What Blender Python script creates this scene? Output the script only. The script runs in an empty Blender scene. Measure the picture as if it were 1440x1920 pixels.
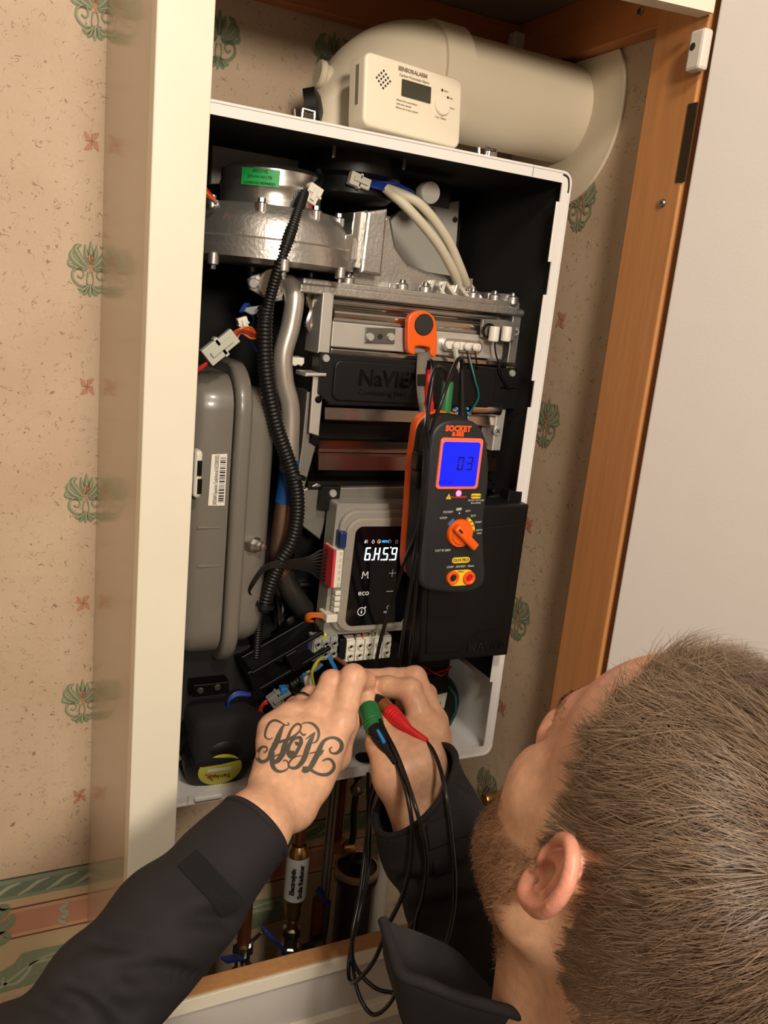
import bpy, bmesh, math, random
from mathutils import Vector, Matrix, Euler
from mathutils.bvhtree import BVHTree
R_ = math.radians
rnd = random.Random(7)
SC = bpy.context.scene
COL = SC.collection

# ---------------------------------------------------------------- camera
FPX = 1602.9
CAMLOC = Vector((-0.1607, -1.0209, 0.5335))
CAMROT = Euler((1.3362, -0.0992, -0.4549), 'XYZ')
cam_d = bpy.data.cameras.new('camera')
cam_d.sensor_fit = 'VERTICAL'; cam_d.sensor_height = 36.0
cam_d.lens = FPX / 1920 * 36.0
cam_d.clip_start = 0.02
cam_o = bpy.data.objects.new('camera', cam_d)
cam_o.location = CAMLOC; cam_o.rotation_euler = CAMROT
COL.objects.link(cam_o)
SC.camera = cam_o
# ---------------------------------------------------------------- light
SC.view_settings.view_transform = 'Standard'
SC.view_settings.look = 'None'
SC.view_settings.gamma = 1.0
SC.view_settings.use_curve_mapping = False
SC.view_settings.exposure = 0.16
SC.cycles.max_bounces = 4; SC.cycles.diffuse_bounces = 2; SC.cycles.glossy_bounces = 2; SC.cycles.transmission_bounces = 2
W = bpy.data.worlds.new('room_air'); SC.world = W
W.use_nodes = True
W.node_tree.nodes['Background'].inputs[0].default_value = (1.0, 0.915, 0.82, 1)
W.node_tree.nodes['Background'].inputs[1].default_value = 0.08
def area(name, loc, target, size, power, col):
    l = bpy.data.lights.new(name, 'AREA'); l.shape = 'DISK'; l.size = size
    l.energy = power; l.color = col
    o = bpy.data.objects.new(name, l); COL.objects.link(o)
    o.location = loc
    o.rotation_euler = (Vector(target) - Vector(loc)).to_track_quat('-Z', 'Y').to_euler()
    return o
area('standing_lamp', (-0.14, -2.35, 1.06), (0.2, -0.2, 0.3), 0.34, 25, (1.0, 0.88, 0.73))
area('overhead_fill', (0.04, -1.42, 1.46), (0.1, -0.3, 0.0), 0.20, 10.5, (1.0, 0.89, 0.76))  # second lamp, added overhead as fill for the rail and lower cupboard

# ---------------------------------------------------------------- pixel helpers (1440 x 1920 frame)
RM = CAMROT.to_matrix()
def ray(px, py): return RM @ Vector(((px - 720) / FPX, -(py - 960) / FPX, -1.0))
def at(px, py, v, ax=1):
    d = ray(px, py); t = (v - CAMLOC[ax]) / d[ax]
    return CAMLOC + t * d
def atx(px, py, x): return at(px, py, x, 0)
def atz(px, py, z): return at(px, py, z, 2)
def atd(px, py, d): return CAMLOC + d * ray(px, py)

# ---------------------------------------------------------------- materials
def lin(c):
    if isinstance(c, str):
        c = c.lstrip('#'); c = tuple(int(c[i:i+2], 16) / 255 for i in (0, 2, 4))
    else: c = tuple(v / 255 for v in c)
    return tuple(v / 12.92 if v <= 0.04045 else ((v + 0.055) / 1.055) ** 2.4 for v in c) + (1,)
MATS = {}
def mat(name, col, rough=0.5, metal=0.0, var=0.0, scale=40, bump=0.0, bscale=None, coat=0.0, emit=None, estr=1.0, alpha=None, trans=0.0, stretch=None, spec=None, sub=0.0, detail=4, ior=None):
    if name in MATS: return MATS[name]
    m = bpy.data.materials.new(name); m.use_nodes = True
    nt = m.node_tree; b = nt.nodes['Principled BSDF']
    c = lin(col)
    b.inputs['Base Color'].default_value = c
    b.inputs['Roughness'].default_value = rough
    b.inputs['Metallic'].default_value = metal
    if spec is not None: b.inputs['Specular IOR Level'].default_value = spec
    if ior: b.inputs['IOR'].default_value = ior
    if coat: b.inputs['Coat Weight'].default_value = coat; b.inputs['Coat Roughness'].default_value = 0.08
    if trans: b.inputs['Transmission Weight'].default_value = trans
    if alpha is not None: b.inputs['Alpha'].default_value = alpha
    if sub:
        b.inputs['Subsurface Weight'].default_value = sub
        b.inputs['Subsurface Radius'].default_value = (0.006, 0.002, 0.001); b.inputs['Subsurface Scale'].default_value = 1.0
    if emit is not None:
        b.inputs['Emission Color'].default_value = lin(emit); b.inputs['Emission Strength'].default_value = estr
    if var or bump:
        tc = nt.nodes.new('ShaderNodeTexCoord')
        src = tc.outputs['Object']
        if stretch:
            mp = nt.nodes.new('ShaderNodeMapping'); mp.inputs['Scale'].default_value = stretch
            nt.links.new(src, mp.inputs[0]); src = mp.outputs[0]
        n = nt.nodes.new('ShaderNodeTexNoise'); n.inputs['Scale'].default_value = scale; n.inputs['Detail'].default_value = detail
        nt.links.new(src, n.inputs['Vector'])
        if var:
            mx = nt.nodes.new('ShaderNodeMix'); mx.data_type = 'RGBA'
            mx.inputs['A'].default_value = tuple(max(0, v * (1 - var)) for v in c[:3]) + (1,)
            mx.inputs['B'].default_value = tuple(min(1, v * (1 + var)) for v in c[:3]) + (1,)
            nt.links.new(n.outputs['Fac'], mx.inputs['Factor'])
            nt.links.new(mx.outputs['Result'], b.inputs['Base Color'])
        if bump:
            n2 = n
            if bscale:
                n2 = nt.nodes.new('ShaderNodeTexNoise'); n2.inputs['Scale'].default_value = bscale; n2.inputs['Detail'].default_value = 3
                nt.links.new(src, n2.inputs['Vector'])
            bp = nt.nodes.new('ShaderNodeBump'); bp.inputs['Strength'].default_value = bump; bp.inputs['Distance'].default_value = 0.002
            nt.links.new(n2.outputs['Fac'], bp.inputs['Height']); nt.links.new(bp.outputs[0], b.inputs['Normal'])
    MATS[name] = m
    return m

# ---------------------------------------------------------------- mesh builder
class MB:
    def __init__(s): s.v = []; s.f = []; s.sm = []
    def add(s, vs, fs, smooth=False, M=None):
        o = len(s.v)
        for p in vs:
            p = Vector(p)
            s.v.append(M @ p if M is not None else p)
        for f in fs: s.f.append([i + o for i in f]); s.sm.append(smooth)
        return s
    def box(s, a, b, M=None):
        x0, y0, z0 = [min(p, q) for p, q in zip(a, b)]; x1, y1, z1 = [max(p, q) for p, q in zip(a, b)]
        vs = [(x0,y0,z0),(x1,y0,z0),(x1,y1,z0),(x0,y1,z0),(x0,y0,z1),(x1,y0,z1),(x1,y1,z1),(x0,y1,z1)]
        return s.add(vs, [(0,3,2,1),(4,5,6,7),(0,1,5,4),(1,2,6,5),(2,3,7,6),(3,0,4,7)], False, M)
    def bm(s, bmx, M=None, smooth=False):
        bmx.verts.index_update()
        s.add([v.co.copy() for v in bmx.verts], [[v.index for v in f.verts] for f in bmx.faces], smooth, M)
        bmx.free(); return s
    def rbox(s, a, b, r=0.003, seg=2, M=None, smooth=False):
        b_ = bmesh.new()
        a = Vector(a); b = Vector(b)
        bmesh.ops.create_cube(b_, size=1.0)
        for v in b_.verts:
            v.co = Vector(((a[i] + b[i]) / 2 + v.co[i] * abs(b[i] - a[i]) for i in range(3)))
        r = min(r, 0.49 * min(abs(b[i] - a[i]) for i in range(3)))
        bmesh.ops.bevel(b_, geom=list(b_.edges), offset=r, segments=seg, profile=0.5, affect='EDGES')
        return s.bm(b_, M, smooth)
    def poly(s, pts2, y0, y1, axis='y', bevel=0.0, M=None, seg=2, smooth=False):
        # prism: polygon in (x,z), extruded along y from y0 (front) to y1 (back)
        b_ = bmesh.new()
        if axis == 'y': mk = lambda p, t: (p[0], t, p[1])
        elif axis == 'x': mk = lambda p, t: (t, p[0], p[1])
        else: mk = lambda p, t: (p[0], p[1], t)
        va = [b_.verts.new(mk(p, y0)) for p in pts2]; vb = [b_.verts.new(mk(p, y1)) for p in pts2]
        n = len(pts2)
        f0 = b_.faces.new(va); f1 = b_.faces.new(vb[::-1])
        for i in range(n): b_.faces.new((va[i], vb[i], vb[(i+1) % n], va[(i+1) % n]))
        bmesh.ops.recalc_face_normals(b_, faces=list(b_.faces))
        if bevel:
            es = list(f0.edges)
            bmesh.ops.bevel(b_, geom=es, offset=bevel, segments=seg, profile=0.5, affect='EDGES')
        return s.bm(b_, M, smooth)
    def tube(s, pts, r, n=10, caps=True, rings=None):
        # round tube along a polyline of Vectors; r float or list
        pts = [Vector(p) for p in pts]
        N = len(pts); rr = r if isinstance(r, (list, tuple)) else [r] * N
        T = []
        for i in range(N):
            d = pts[min(i+1, N-1)] - pts[max(i-1, 0)]
            T.append(d.normalized() if d.length > 1e-9 else Vector((0,0,1)))
        u = T[0].orthogonal().normalized()
        vs = []; fs = []
        for i in range(N):
            u = (u - T[i] * u.dot(T[i])).normalized(); w = T[i].cross(u)
            for k in range(n):
                a = 2 * math.pi * k / n
                vs.append(pts[i] + (u * math.cos(a) + w * math.sin(a)) * rr[i])
        for i in range(N - 1):
            for k in range(n):
                fs.append((i*n+k, i*n+(k+1) % n, (i+1)*n+(k+1) % n, (i+1)*n+k))
        s.add(vs, fs, True)
        if caps:
            o = len(s.v) - len(vs)
            s.f.append([o + k for k in range(n)][::-1]); s.sm.append(False)
            s.f.append([o + (N-1)*n + k for k in range(n)]); s.sm.append(False)
        return s
    def lathe(s, prof, origin, axis=(0,0,1), n=32, smooth=True):
        # prof: list of (radius, height along axis)
        ax = Vector(axis).normalized(); u = ax.orthogonal().normalized(); w = ax.cross(u); o = Vector(origin)
        vs = []; fs = []
        for r, h in prof:
            for k in range(n):
                a = 2 * math.pi * k / n
                vs.append(o + ax * h + (u * math.cos(a) + w * math.sin(a)) * max(r, 1e-6))
        for i in range(len(prof) - 1):
            for k in range(n):
                fs.append((i*n+k, i*n+(k+1) % n, (i+1)*n+(k+1) % n, (i+1)*n+k))
        return s.add(vs, fs, smooth)
    def cyl(s, c, r, h, axis=(0,0,1), n=20, bev=0.0):
        c = Vector(c)
        if bev: p = [(0, 0), (r-bev, 0), (r, bev), (r, h-bev), (r-bev, h), (0, h)]
        else: p = [(0, 0), (r, 0), (r, 0), (r, h), (r, h), (0, h)]
        return s.lathe(p, c, axis, n)
    def build(s, name, m, parent=None, auto=40, clean=True):
        me = bpy.data.meshes.new(name)
        me.from_pydata([tuple(v) for v in s.v], [], s.f)
        me.polygons.foreach_set('use_smooth', [bool(x) for x in s.sm])
        b_ = bmesh.new(); b_.from_mesh(me)
        if clean: bmesh.ops.remove_doubles(b_, verts=list(b_.verts), dist=1e-6)
        bmesh.ops.recalc_face_normals(b_, faces=list(b_.faces))
        if auto:
            for e in b_.edges:
                if len(e.link_faces) == 2 and e.calc_face_angle(0) > R_(auto): e.smooth = False
        b_.to_mesh(me); b_.free()
        me.materials.append(m)
        o = bpy.data.objects.new(name, me); COL.objects.link(o)
        if parent is not None: o.parent = parent; o.matrix_parent_inverse = parent.matrix_world.inverted() if parent.type == 'EMPTY' else Matrix()
        return o
def empty(name, loc=(0,0,0)):
    o = bpy.data.objects.new(name, None); COL.objects.link(o); o.location = loc
    o.empty_display_size = 0.05
    o.matrix_world = Matrix.Translation(loc)
    return o
def tag(o, label=None, cat=None, group=None, kind=None):
    if label: o['label'] = label
    if cat: o['category'] = cat
    if group: o['group'] = group
    if kind: o['kind'] = kind
    return o
def smooth_path(pts, n=8):
    # Catmull-Rom through the points
    P = [Vector(p) for p in pts]; out = []
    for i in range(len(P) - 1):
        p0 = P[max(i-1, 0)]; p1 = P[i]; p2 = P[i+1]; p3 = P[min(i+2, len(P)-1)]
        for k in range(n):
            t = k / n
            out.append(0.5 * ((2*p1) + (-p0+p2)*t + (2*p0-5*p1+4*p2-p3)*t*t + (-p0+3*p1-3*p2+p3)*t**3))
    out.append(P[-1]); return out
def wire(name, pts, r, m, parent, n=6, seg=6):
    return MB().tube(smooth_path(pts, seg), r, n).build(name, m, parent)
def resample(path, step):
    out = [path[0].copy()]; acc = 0.0
    for a, b in zip(path, path[1:]):
        L = (b - a).length
        if L < 1e-9: continue
        d = step - acc
        while d <= L: out.append(a + (b - a) * (d / L)); d += step
        acc = L - (d - step)
    return out
def corrugated(name, pts, r, m, parent, pitch=0.0035, depth=0.0012, n=14):
    path = resample(smooth_path(pts, 12), pitch / 4)
    rr = [r - (depth if (i % 4) in (0,) else (depth * .5 if (i % 4) in (1, 3) else 0)) for i in range(len(path))]
    return MB().tube(path, rr, n).build(name, m, parent, auto=0)
def rrect(x0, z0, x1, z1, r, n=6):
    pts = []
    for cx, cz, a0 in ((x1-r, z1-r, 0), (x0+r, z1-r, 90), (x0+r, z0+r, 180), (x1-r, z0+r, 270)):
        for k in range(n + 1):
            a = R_(a0 + 90 * k / n); pts.append((cx + r*math.cos(a), cz + r*math.sin(a)))
    return pts
def quadxz(pix, y):   # pixel outline -> (x,z) outline on the plane y
    return [(at(px, py, y).x, at(px, py, y).z) for px, py in pix]
def stroke2(pts, wid, n=6, closed=False):
    # 2-D brush stroke -> (verts2d, faces); wid list of widths per control point
    P = smooth_path([Vector((p[0], p[1], 0)) for p in pts], n)
    Wd = []
    for i in range(len(pts) - 1):
        for k in range(n): Wd.append(wid[i] + (wid[i+1] - wid[i]) * k / n)
    Wd.append(wid[-1])
    vs = []; fs = []
    for i, p in enumerate(P):
        d = P[min(i+1, len(P)-1)] - P[max(i-1, 0)]; d.normalize()
        nn = Vector((-d.y, d.x, 0))
        vs += [p + nn * Wd[i] / 2, p - nn * Wd[i] / 2]
    for i in range(len(P) - 1): fs.append((2*i, 2*i+1, 2*i+3, 2*i+2))
    return vs, fs
def text(name, body, size, M, m, parent, thick=0.0003, align='CENTER', bold=0.0, sx=1.0):
    # lettering as a thin raised mesh; M maps text plane (x right, y up, z outwards) to world
    c = bpy.data.curves.new(name, 'FONT'); c.body = body; c.size = size; c.align_x = align; c.align_y = 'CENTER'
    c.extrude = thick / 2; c.resolution_u = 2
    if bold: c.offset = bold
    t = bpy.data.objects.new(name, c); COL.objects.link(t)
    dg = bpy.context.evaluated_depsgraph_get(); dg.update()
    me = bpy.data.meshes.new_from_object(t.evaluated_get(dg))
    bpy.data.objects.remove(t); bpy.data.curves.remove(c)
    me.transform(M @ Matrix.Diagonal((sx, 1, 1, 1)))
    me.materials.clear(); me.materials.append(m)
    me.name = name
    o = bpy.data.objects.new(name, me); COL.objects.link(o)
    if parent is not None: o.parent = parent; o.matrix_parent_inverse = parent.matrix_world.inverted() if parent.type == 'EMPTY' else Matrix()
    return o
def frame_y(p, rz=0.0):   # text plane facing -y at p, rotated rz in plane
    return Matrix.Translation(p) @ Matrix.Rotation(R_(90), 4, 'X') @ Matrix.Rotation(rz, 4, 'Z')
def screw(name, p, r, m, parent, axis=(0,-1,0), slot=True, h=0.0025):
    ax = Vector(axis).normalized()
    b = MB().lathe([(0,0),(r,0),(r,h*.5),(r*.8,h),(0,h)], p, ax, 14)
    o = b.build(name, m, parent)
    if slot:
        u = ax.orthogonal().normalized(); w = ax.cross(u); sb = MB()
        for d, e in ((u, w), (w, u)):
            q = Vector(p) + ax * (h * 1.03)
            sb.add([q - d*r*.55 - e*r*.11, q + d*r*.55 - e*r*.11, q + d*r*.55 + e*r*.11, q - d*r*.55 + e*r*.11], [(0,1,2,3)])
        if parent is None or parent.type == 'EMPTY':
            sb.build('screw_slot', mat('slot_dark', (40, 38, 36), .6), o)
    return o
def parent_keep(o, p):
    o.parent = p; o.matrix_parent_inverse = p.matrix_world.inverted()
# ================================================================= ROOM
ZC = 0.892          # underside of cupboard top
XP, XS, XR, D = -0.0121, 0.0336, 0.5004, 0.2623
def wallpaper(name, border):
    m = bpy.data.materials.new(name); m.use_nodes = True
    nt = m.node_tree; N = nt.nodes; L = nt.links; b = N['Principled BSDF']
    b.inputs['Roughness'].default_value = 0.62
    tc = N.new('ShaderNodeTexCoord')
    def noise(scale, detail=3, stretch=None, dist=0.0):
        n = N.new('ShaderNodeTexNoise'); n.inputs['Scale'].default_value = scale; n.inputs['Detail'].default_value = detail
        n.inputs['Distortion'].default_value = dist
        if stretch:
            mp = N.new('ShaderNodeMapping'); mp.inputs['Scale'].default_value = stretch; mp.inputs['Rotation'].default_value = stretch
            L.new(tc.outputs['Object'], mp.inputs[0]); L.new(mp.outputs[0], n.inputs['Vector'])
        else: L.new(tc.outputs['Object'], n.inputs['Vector'])
        return n.outputs['Fac']
    def mix(f, a, c):
        mx = N.new('ShaderNodeMix'); mx.data_type = 'RGBA'
        for s_, v in (('A', a), ('B', c)):
            if isinstance(v, tuple): mx.inputs[s_].default_value = v
            else: L.new(v, mx.inputs[s_])
        if isinstance(f, float): mx.inputs['Factor'].default_value = f
        else: L.new(f, mx.inputs['Factor'])
        return mx.outputs['Result']
    def ramp(f, a, c):
        r = N.new('ShaderNodeMapRange'); r.inputs['From Min'].default_value = a; r.inputs['From Max'].default_value = c
        L.new(f, r.inputs['Value']); return r.outputs['Result']
    def math_(op, a, c):
        q = N.new('ShaderNodeMath'); q.operation = op
        for i, v in enumerate((a, c)):
            if isinstance(v, (int, float)): q.inputs[i].default_value = v
            else: L.new(v, q.inputs[i])
        return q.outputs[0]
    base = mix(ramp(noise(9, 4), .3, .7), lin((202, 175, 146)), lin((215, 190, 163)))
    base = mix(math_('MULTIPLY', ramp(noise(240, 2), .35, .75), .22), base, lin((190, 160, 126)))
    # straw flecks: thin slivers where a stretched, distorted noise crosses its mean
    nv = noise(62, 1, None, 2.2)
    sl = math_('LESS_THAN', math_('ABSOLUTE', math_('SUBTRACT', nv, 0.5), 0), 0.013)
    gate = math_('GREATER_THAN', noise(95, 1), 0.55)
    fl = math_('MULTIPLY', math_('MULTIPLY', sl, gate), 0.62)
    base = mix(fl, base, lin((92, 70, 48)))
    if border:
        sp = N.new('ShaderNodeSeparateXYZ'); L.new(tc.outputs['Object'], sp.inputs[0]); z = sp.outputs['Z']
        bands = [(-.209, -.2115, (60, 66, 54)), (-.2115, -.218, (132, 150, 128)), (-.218, -.236, (108, 132, 112)), (-.236, -.2415, (140, 158, 132)),
                 (-.2415, -.254, (222, 190, 150)), (-.254, -.2565, (120, 60, 40)), (-.2565, -.2615, (226, 178, 140)), (-.2615, -.293, (214, 150, 122)),
                 (-.293, -.298, (226, 178, 140)), (-.298, -.3005, (120, 60, 40)), (-.3005, -.385, (214, 190, 150))]
        for hi, lo, c in bands:
            f = math_('MULTIPLY', math_('LESS_THAN', z, hi), math_('GREATER_THAN', z, lo))
            base = mix(math_('MULTIPLY', f, .92), base, lin(c))
    L.new(base, b.inputs['Base Color'])
    bp = N.new('ShaderNodeBump'); bp.inputs['Strength'].default_value = 0.25; bp.inputs['Distance'].default_value = 0.0012
    L.new(noise(55, 4), bp.inputs['Height']); L.new(bp.outputs[0], b.inputs['Normal'])
    return m
wp_back = wallpaper('wallpaper_with_border', True)
wp_right = wallpaper('wallpaper_plain', False)
M_paint = mat('cream_gloss_paint', (238, 230, 210), 0.32, var=.05, scale=14, coat=.15)
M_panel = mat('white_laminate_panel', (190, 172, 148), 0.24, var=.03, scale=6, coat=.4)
M_door = mat('white_door_face', (206, 198, 192), 0.5, var=.02, scale=30, bump=.05, bscale=300)
M_shelf = mat('grey_board_top', (150, 134, 118), 0.6, var=.08, scale=12)
def wood(name, c):
    m = mat(name, c, 0.55, var=.22, scale=26, stretch=(6, 6, .35), bump=.08, detail=6); return m
M_wood = wood('pine_post', (194, 132, 78))
M_woodx = mat('pine_batten', (186, 112, 62), 0.55, var=.2, scale=26, stretch=(.35, 6, 6), bump=.08, detail=6)
M_woody = mat('pine_batten_side', (190, 118, 66), 0.55, var=.2, scale=26, stretch=(6, .35, 6), bump=.08, detail=6)

b = MB().box((-1.6, 0, -1.2), (XR + .12, .10, 1.5)); wb = b.build('wall_back', wp_back); tag(wb, kind='structure')
b = MB().box((XR, 0, -1.2), (XR + .12, -.345, 1.5)); wr = b.build('wall_right', wp_right); tag(wr, kind='structure')
M_floor = mat('brown_carpet', (120, 96, 76), 0.95, var=.2, scale=200)
fl = MB().box((-1.6, .1, -1.10), (1.62, -3.1, -1.05)).build('floor', M_floor); tag(fl, kind='structure')

M_rw = mat('room_paint', (214, 202, 186), .8); M_rc = mat('ceiling_paint', (236, 230, 220), .85)
for n_, a_, b_, m_ in (('wall_left', (-1.62, .1, -1.1), (-1.5, -3.1, 1.6), M_rw), ('wall_front', (-1.62, -3.0, -1.1), (1.62, -3.1, 1.6), M_rw), ('wall_side', (1.5, .1, -1.1), (1.62, -3.1, 1.6), M_rw),
                       ('wall_recess', (XR + .12, .1, -1.1), (1.5, 0, 1.6), M_rw), ('ceiling', (-1.62, .1, 1.5), (1.62, -3.1, 1.6), M_rc)):
    tag(MB().box(a_, b_).build(n_, m_), kind='structure')
# ---- wallpaper print: acanthus motifs and little rust flowers, seams
M_pg = mat('print_green', (128, 136, 104), .62, var=.35, scale=160)
M_pg2 = mat('print_pale_green', (146, 158, 128), .62, var=.2, scale=160)
M_pr = mat('print_rust', (192, 138, 108), .62, var=.2, scale=200)
def leaf_strokes():
    S = []
    # centre palmette and bottom tuft (x -0.5..0.5, y -0.5..0.5)
    for dx, tip, w in ((0, (0, .5), .17), (-.11, (-.13, .43), .13), (.11, (.13, .43), .13)):
        S.append(([(dx*.3, .08), (dx*.9, .26), tip], [.05, w, .02]))
    for sx in (-1, 1):
        S.append(([(.05*sx, .02), (.2*sx, .16), (.33*sx, .34), (.2*sx, .42)], [.05, .12, .14, .02]))
        S.append(([(.06*sx, .0), (.26*sx, .06), (.42*sx, .2), (.38*sx, .33)], [.04, .1, .13, .02]))
        S.append(([(.08*sx, -.02), (.3*sx, .01), (.47*sx, .06), (.45*sx, .16)], [.04, .08, .08, .02]))
        S.append(([(.05*sx, -.3), (.24*sx, -.3), (.38*sx, -.18), (.36*sx, -.04), (.22*sx, .0), (.14*sx, -.09), (.2*sx, -.17), (.28*sx, -.13)], [.03, .06, .07, .06, .05, .04, .035, .05]))
        S.append(([(.04*sx, -.05), (.07*sx, -.18), (.05*sx, -.32)], [.05, .03, .05]))
        S.append(([(.04*sx, -.28), (.15*sx, -.38), (.27*sx, -.36)], [.06, .11, .02]))
        S.append(([(.03*sx, -.3), (.1*sx, -.42), (.16*sx, -.46)], [.05, .09, .02]))
    S.append(([(0, -.26), (0, -.4), (0, -.5)], [.04, .13, .01]))
    return S
def motif_mesh(strokes, name, m):
    b = MB()
    for pts, w in strokes:
        vs, fs = stroke2(pts, w, 5); b.add([(v.x, 0, v.y) for v in vs], fs)
    me = bpy.data.meshes.new(name); me.from_pydata([tuple(v) for v in b.v], [], b.f); me.materials.append(m)
    return me
ME_A = motif_mesh(leaf_strokes(), 'acanthus_print', M_pg)
ME_B = motif_mesh([([(0, .02), (.0, .12), (0, .2)], [.1, .15, .02]), ([(-.02, .06), (.06, .1), (.09, .16)], [.02, .05, .01]), ([(.02, -.12), (0, 0), (.02, .06)], [.07, .07, .05])], 'acanthus_heart_print', M_pr)
hl = []
for pts, w in leaf_strokes():
    hl.append(([(x + .012, y + .012) for x, y in pts], [v * .28 for v in w]))
ME_H = motif_mesh(hl, 'acanthus_light_print', mat('print_pale_green2', (172, 172, 138), .62))
fs_ = []
for k in range(4):
    a = R_(90 * k + 45); c_, s_ = math.cos(a), math.sin(a)
    fs_.append(([(0, 0), (.25*c_ - .05*s_, .25*s_ + .05*c_), (.5*c_, .5*s_)], [.05, .26, .04]))
    a = R_(90 * k); c_, s_ = math.cos(a), math.sin(a)
    fs_.append(([(0, 0), (.2*c_, .2*s_), (.3*c_, .3*s_)], [.03, .04, .10]))
ME_F = motif_mesh(fs_, 'flower_print', M_pr)
def put_print(me, x, z, size, wall, wy=None):
    o = bpy.data.objects.new(me.name, me); COL.objects.link(o)
    if wall == 'back': o.location = (x, -.0006 if me is ME_A or me is ME_F else -.0009, z); o.scale = (size*.8, 1, size); o.parent = wb
    else: o.location = (XR - (.0006 if me is ME_A or me is ME_F else .0009), wy, z); o.scale = (size*.8, 1, size); o.rotation_euler = (0, 0, R_(90)); o.parent = wr
cx = -.024
for k in range(-1, 4):
    for dx in (0, -.265, -.53):
        z = .0232 + .2595*k
        if z > -.15: put_print(ME_A, cx + dx, z, .06, 'back'); put_print(ME_B, cx + dx, z + .004, .06, 'back'); put_print(ME_H, cx + dx, z, .06, 'back')
        z = .153 + .2605*k
        if z > -.15: put_print(ME_F, cx - .001 + dx, z, .026, 'back')
for dx in (.13, .265, .395):
    put_print(ME_A, cx + dx + .0, .80 if dx != .265 else .6725 + .135, .06, 'back')
    put_print(ME_F, cx + dx - .07, .862, .026, 'back')
for y_, z_ in ((-.1667, .6725), (-.1608, .4131), (-.1604, .1543), (-.145, -.1069)):
    put_print(ME_A, 0, z_, .062, 'right', y_); put_print(ME_B, 0, z_ + .004, .062, 'right', y_); put_print(ME_H, 0, z_, .062, 'right', y_)
    put_print(ME_F, 0, z_ - .132, .026, 'right', y_ + .006)
# border print: rope strands, scroll leaves and curls
bb = MB(); bp_ = MB()
for k in range(-8, 16):
    x0 = -.2 + k * .034
    vs, fs = stroke2([(x0, -.2355), (x0 + .012, -.230), (x0 + .024, -.222), (x0 + .038, -.2185)], [.0015, .005, .005, .0015], 4)
    bp_.add([(v.x, -.0008, v.y) for v in vs], fs)
for x0 in (-.128, .15, .42):
    for pts, w in [
        ([(x0-.03, -.268), (x0, -.262), (x0+.016, -.252), (x0+.006, -.246)], [.008, .02, .014, .003]),
        ([(x0-.03, -.284), (x0+.004, -.282), (x0+.022, -.272), (x0+.024, -.262)], [.008, .018, .012, .003]),
        ([(x0-.03, -.30), (x0+.0, -.302), (x0+.018, -.296), (x0+.014, -.288), (x0+.004, -.289)], [.01, .014, .01, .006, .004]),
        ([(x0-.03, -.318), (x0-.01, -.316), (x0+.002, -.325), (x0-.006, -.335), (x0-.016, -.33)], [.006, .01, .009, .006, .003]),
        ]:
        vs, fs = stroke2(pts, w, 5); bb.add([(v.x, -.0008, v.y) for v in vs], fs)
    for pts, w in [([(x0-.015, -.366), (x0-.01, -.376), (x0+.002, -.374), (x0+.03, -.355), (x0+.06, -.338), (x0+.13, -.33)], [.003, .004, .004, .0035, .003, .003]),
                   ([(x0+.092, -.26), (x0+.084, -.27), (x0+.09, -.278), (x0+.082, -.286), (x0+.09, -.294)], [.003, .008, .005, .008, .003])]:
        vs, fs = stroke2(pts, w, 5); bp_.add([(v.x, -.0011, v.y) for v in vs], fs)
for dx in (0, .27, -.27):
    q_ = [at(px, py, 0) for px, py in ((-40, 1832), (0, 1822), (25, 1807), (42, 1786), (82, 1777), (126, 1768), (190, 1758), (190, 1806), (77, 1839), (41, 1850), (0, 1862), (-40, 1870))]
    for k in range(5): bb.add([(q_[k].x + dx, -.0008, q_[k].z), (q_[k+1].x + dx, -.0008, q_[k+1].z), (q_[10-k].x + dx, -.0008, q_[10-k].z), (q_[11-k].x + dx, -.0008, q_[11-k].z)], [(0, 1, 2, 3)])
    q_ = [at(px, py, 0) for px, py in ((8, 1832), (4, 1838), (10, 1844), (24, 1844), (38, 1837), (54, 1819), (62, 1805), (98, 1796), (150, 1786))]
    vs, fs = stroke2([(p_.x + dx, p_.z) for p_ in q_], [.002, .003, .004, .004, .005, .005, .005, .005, .005], 4); bp_.add([(v.x, -.0011, v.y) for v in vs], fs)
bb.build('border_scroll_print', M_pg2, wb, auto=0); bp_.build('border_highlight_print', mat('print_highlight', (186, 188, 160), .62), wb, auto=0)
M_seam = mat('paper_seam', (150, 126, 96), .7)
MB().box((XS, -.0008, .702), (XR, 0, .7032)).build('wallpaper_seam', M_seam, wb)

# ================================================================= CUPBOARD
cup = empty('cupboard', (XP, -D, -.4))
tag(cup, 'cream painted built-in cupboard frame with open door around the boiler', 'cupboard')
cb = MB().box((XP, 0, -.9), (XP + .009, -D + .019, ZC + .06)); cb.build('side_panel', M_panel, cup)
MB().rbox((XP - .0008, -D + .02, -.9), (XS, -D, ZC + .06), .0012).build('stile', M_paint, cup)
MB().box((XP + .01, 0, ZC), (XR, -D + .02, ZC + .015)).build('top_board', M_shelf, cup)
MB().rbox((XP + .01, 0, ZC - .0445), (XR - .022, -.02, ZC), .0015).build('batten', M_woodx, cup)
zbl = .8461
MB().rbox((XR - .022, 0, zbl - .012), (XR, -.275, ZC), .0015).build('batten', M_woody, cup)
yp0, yp1 = -.274, -.345
post = MB().rbox((XR - .022, yp0, -.9), (XR + .0, yp1, ZC + .04), .0018).build('post', M_wood, cup)
for px, py in ((1243, 381), (1202, 22)):
    p = atx(px, py, XR - .022); screw('screw', (p.x, p.y, p.z), .0042, mat('zinc', (150, 150, 145), .35, 1.0), cup, (-1, 0, 0))
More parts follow.
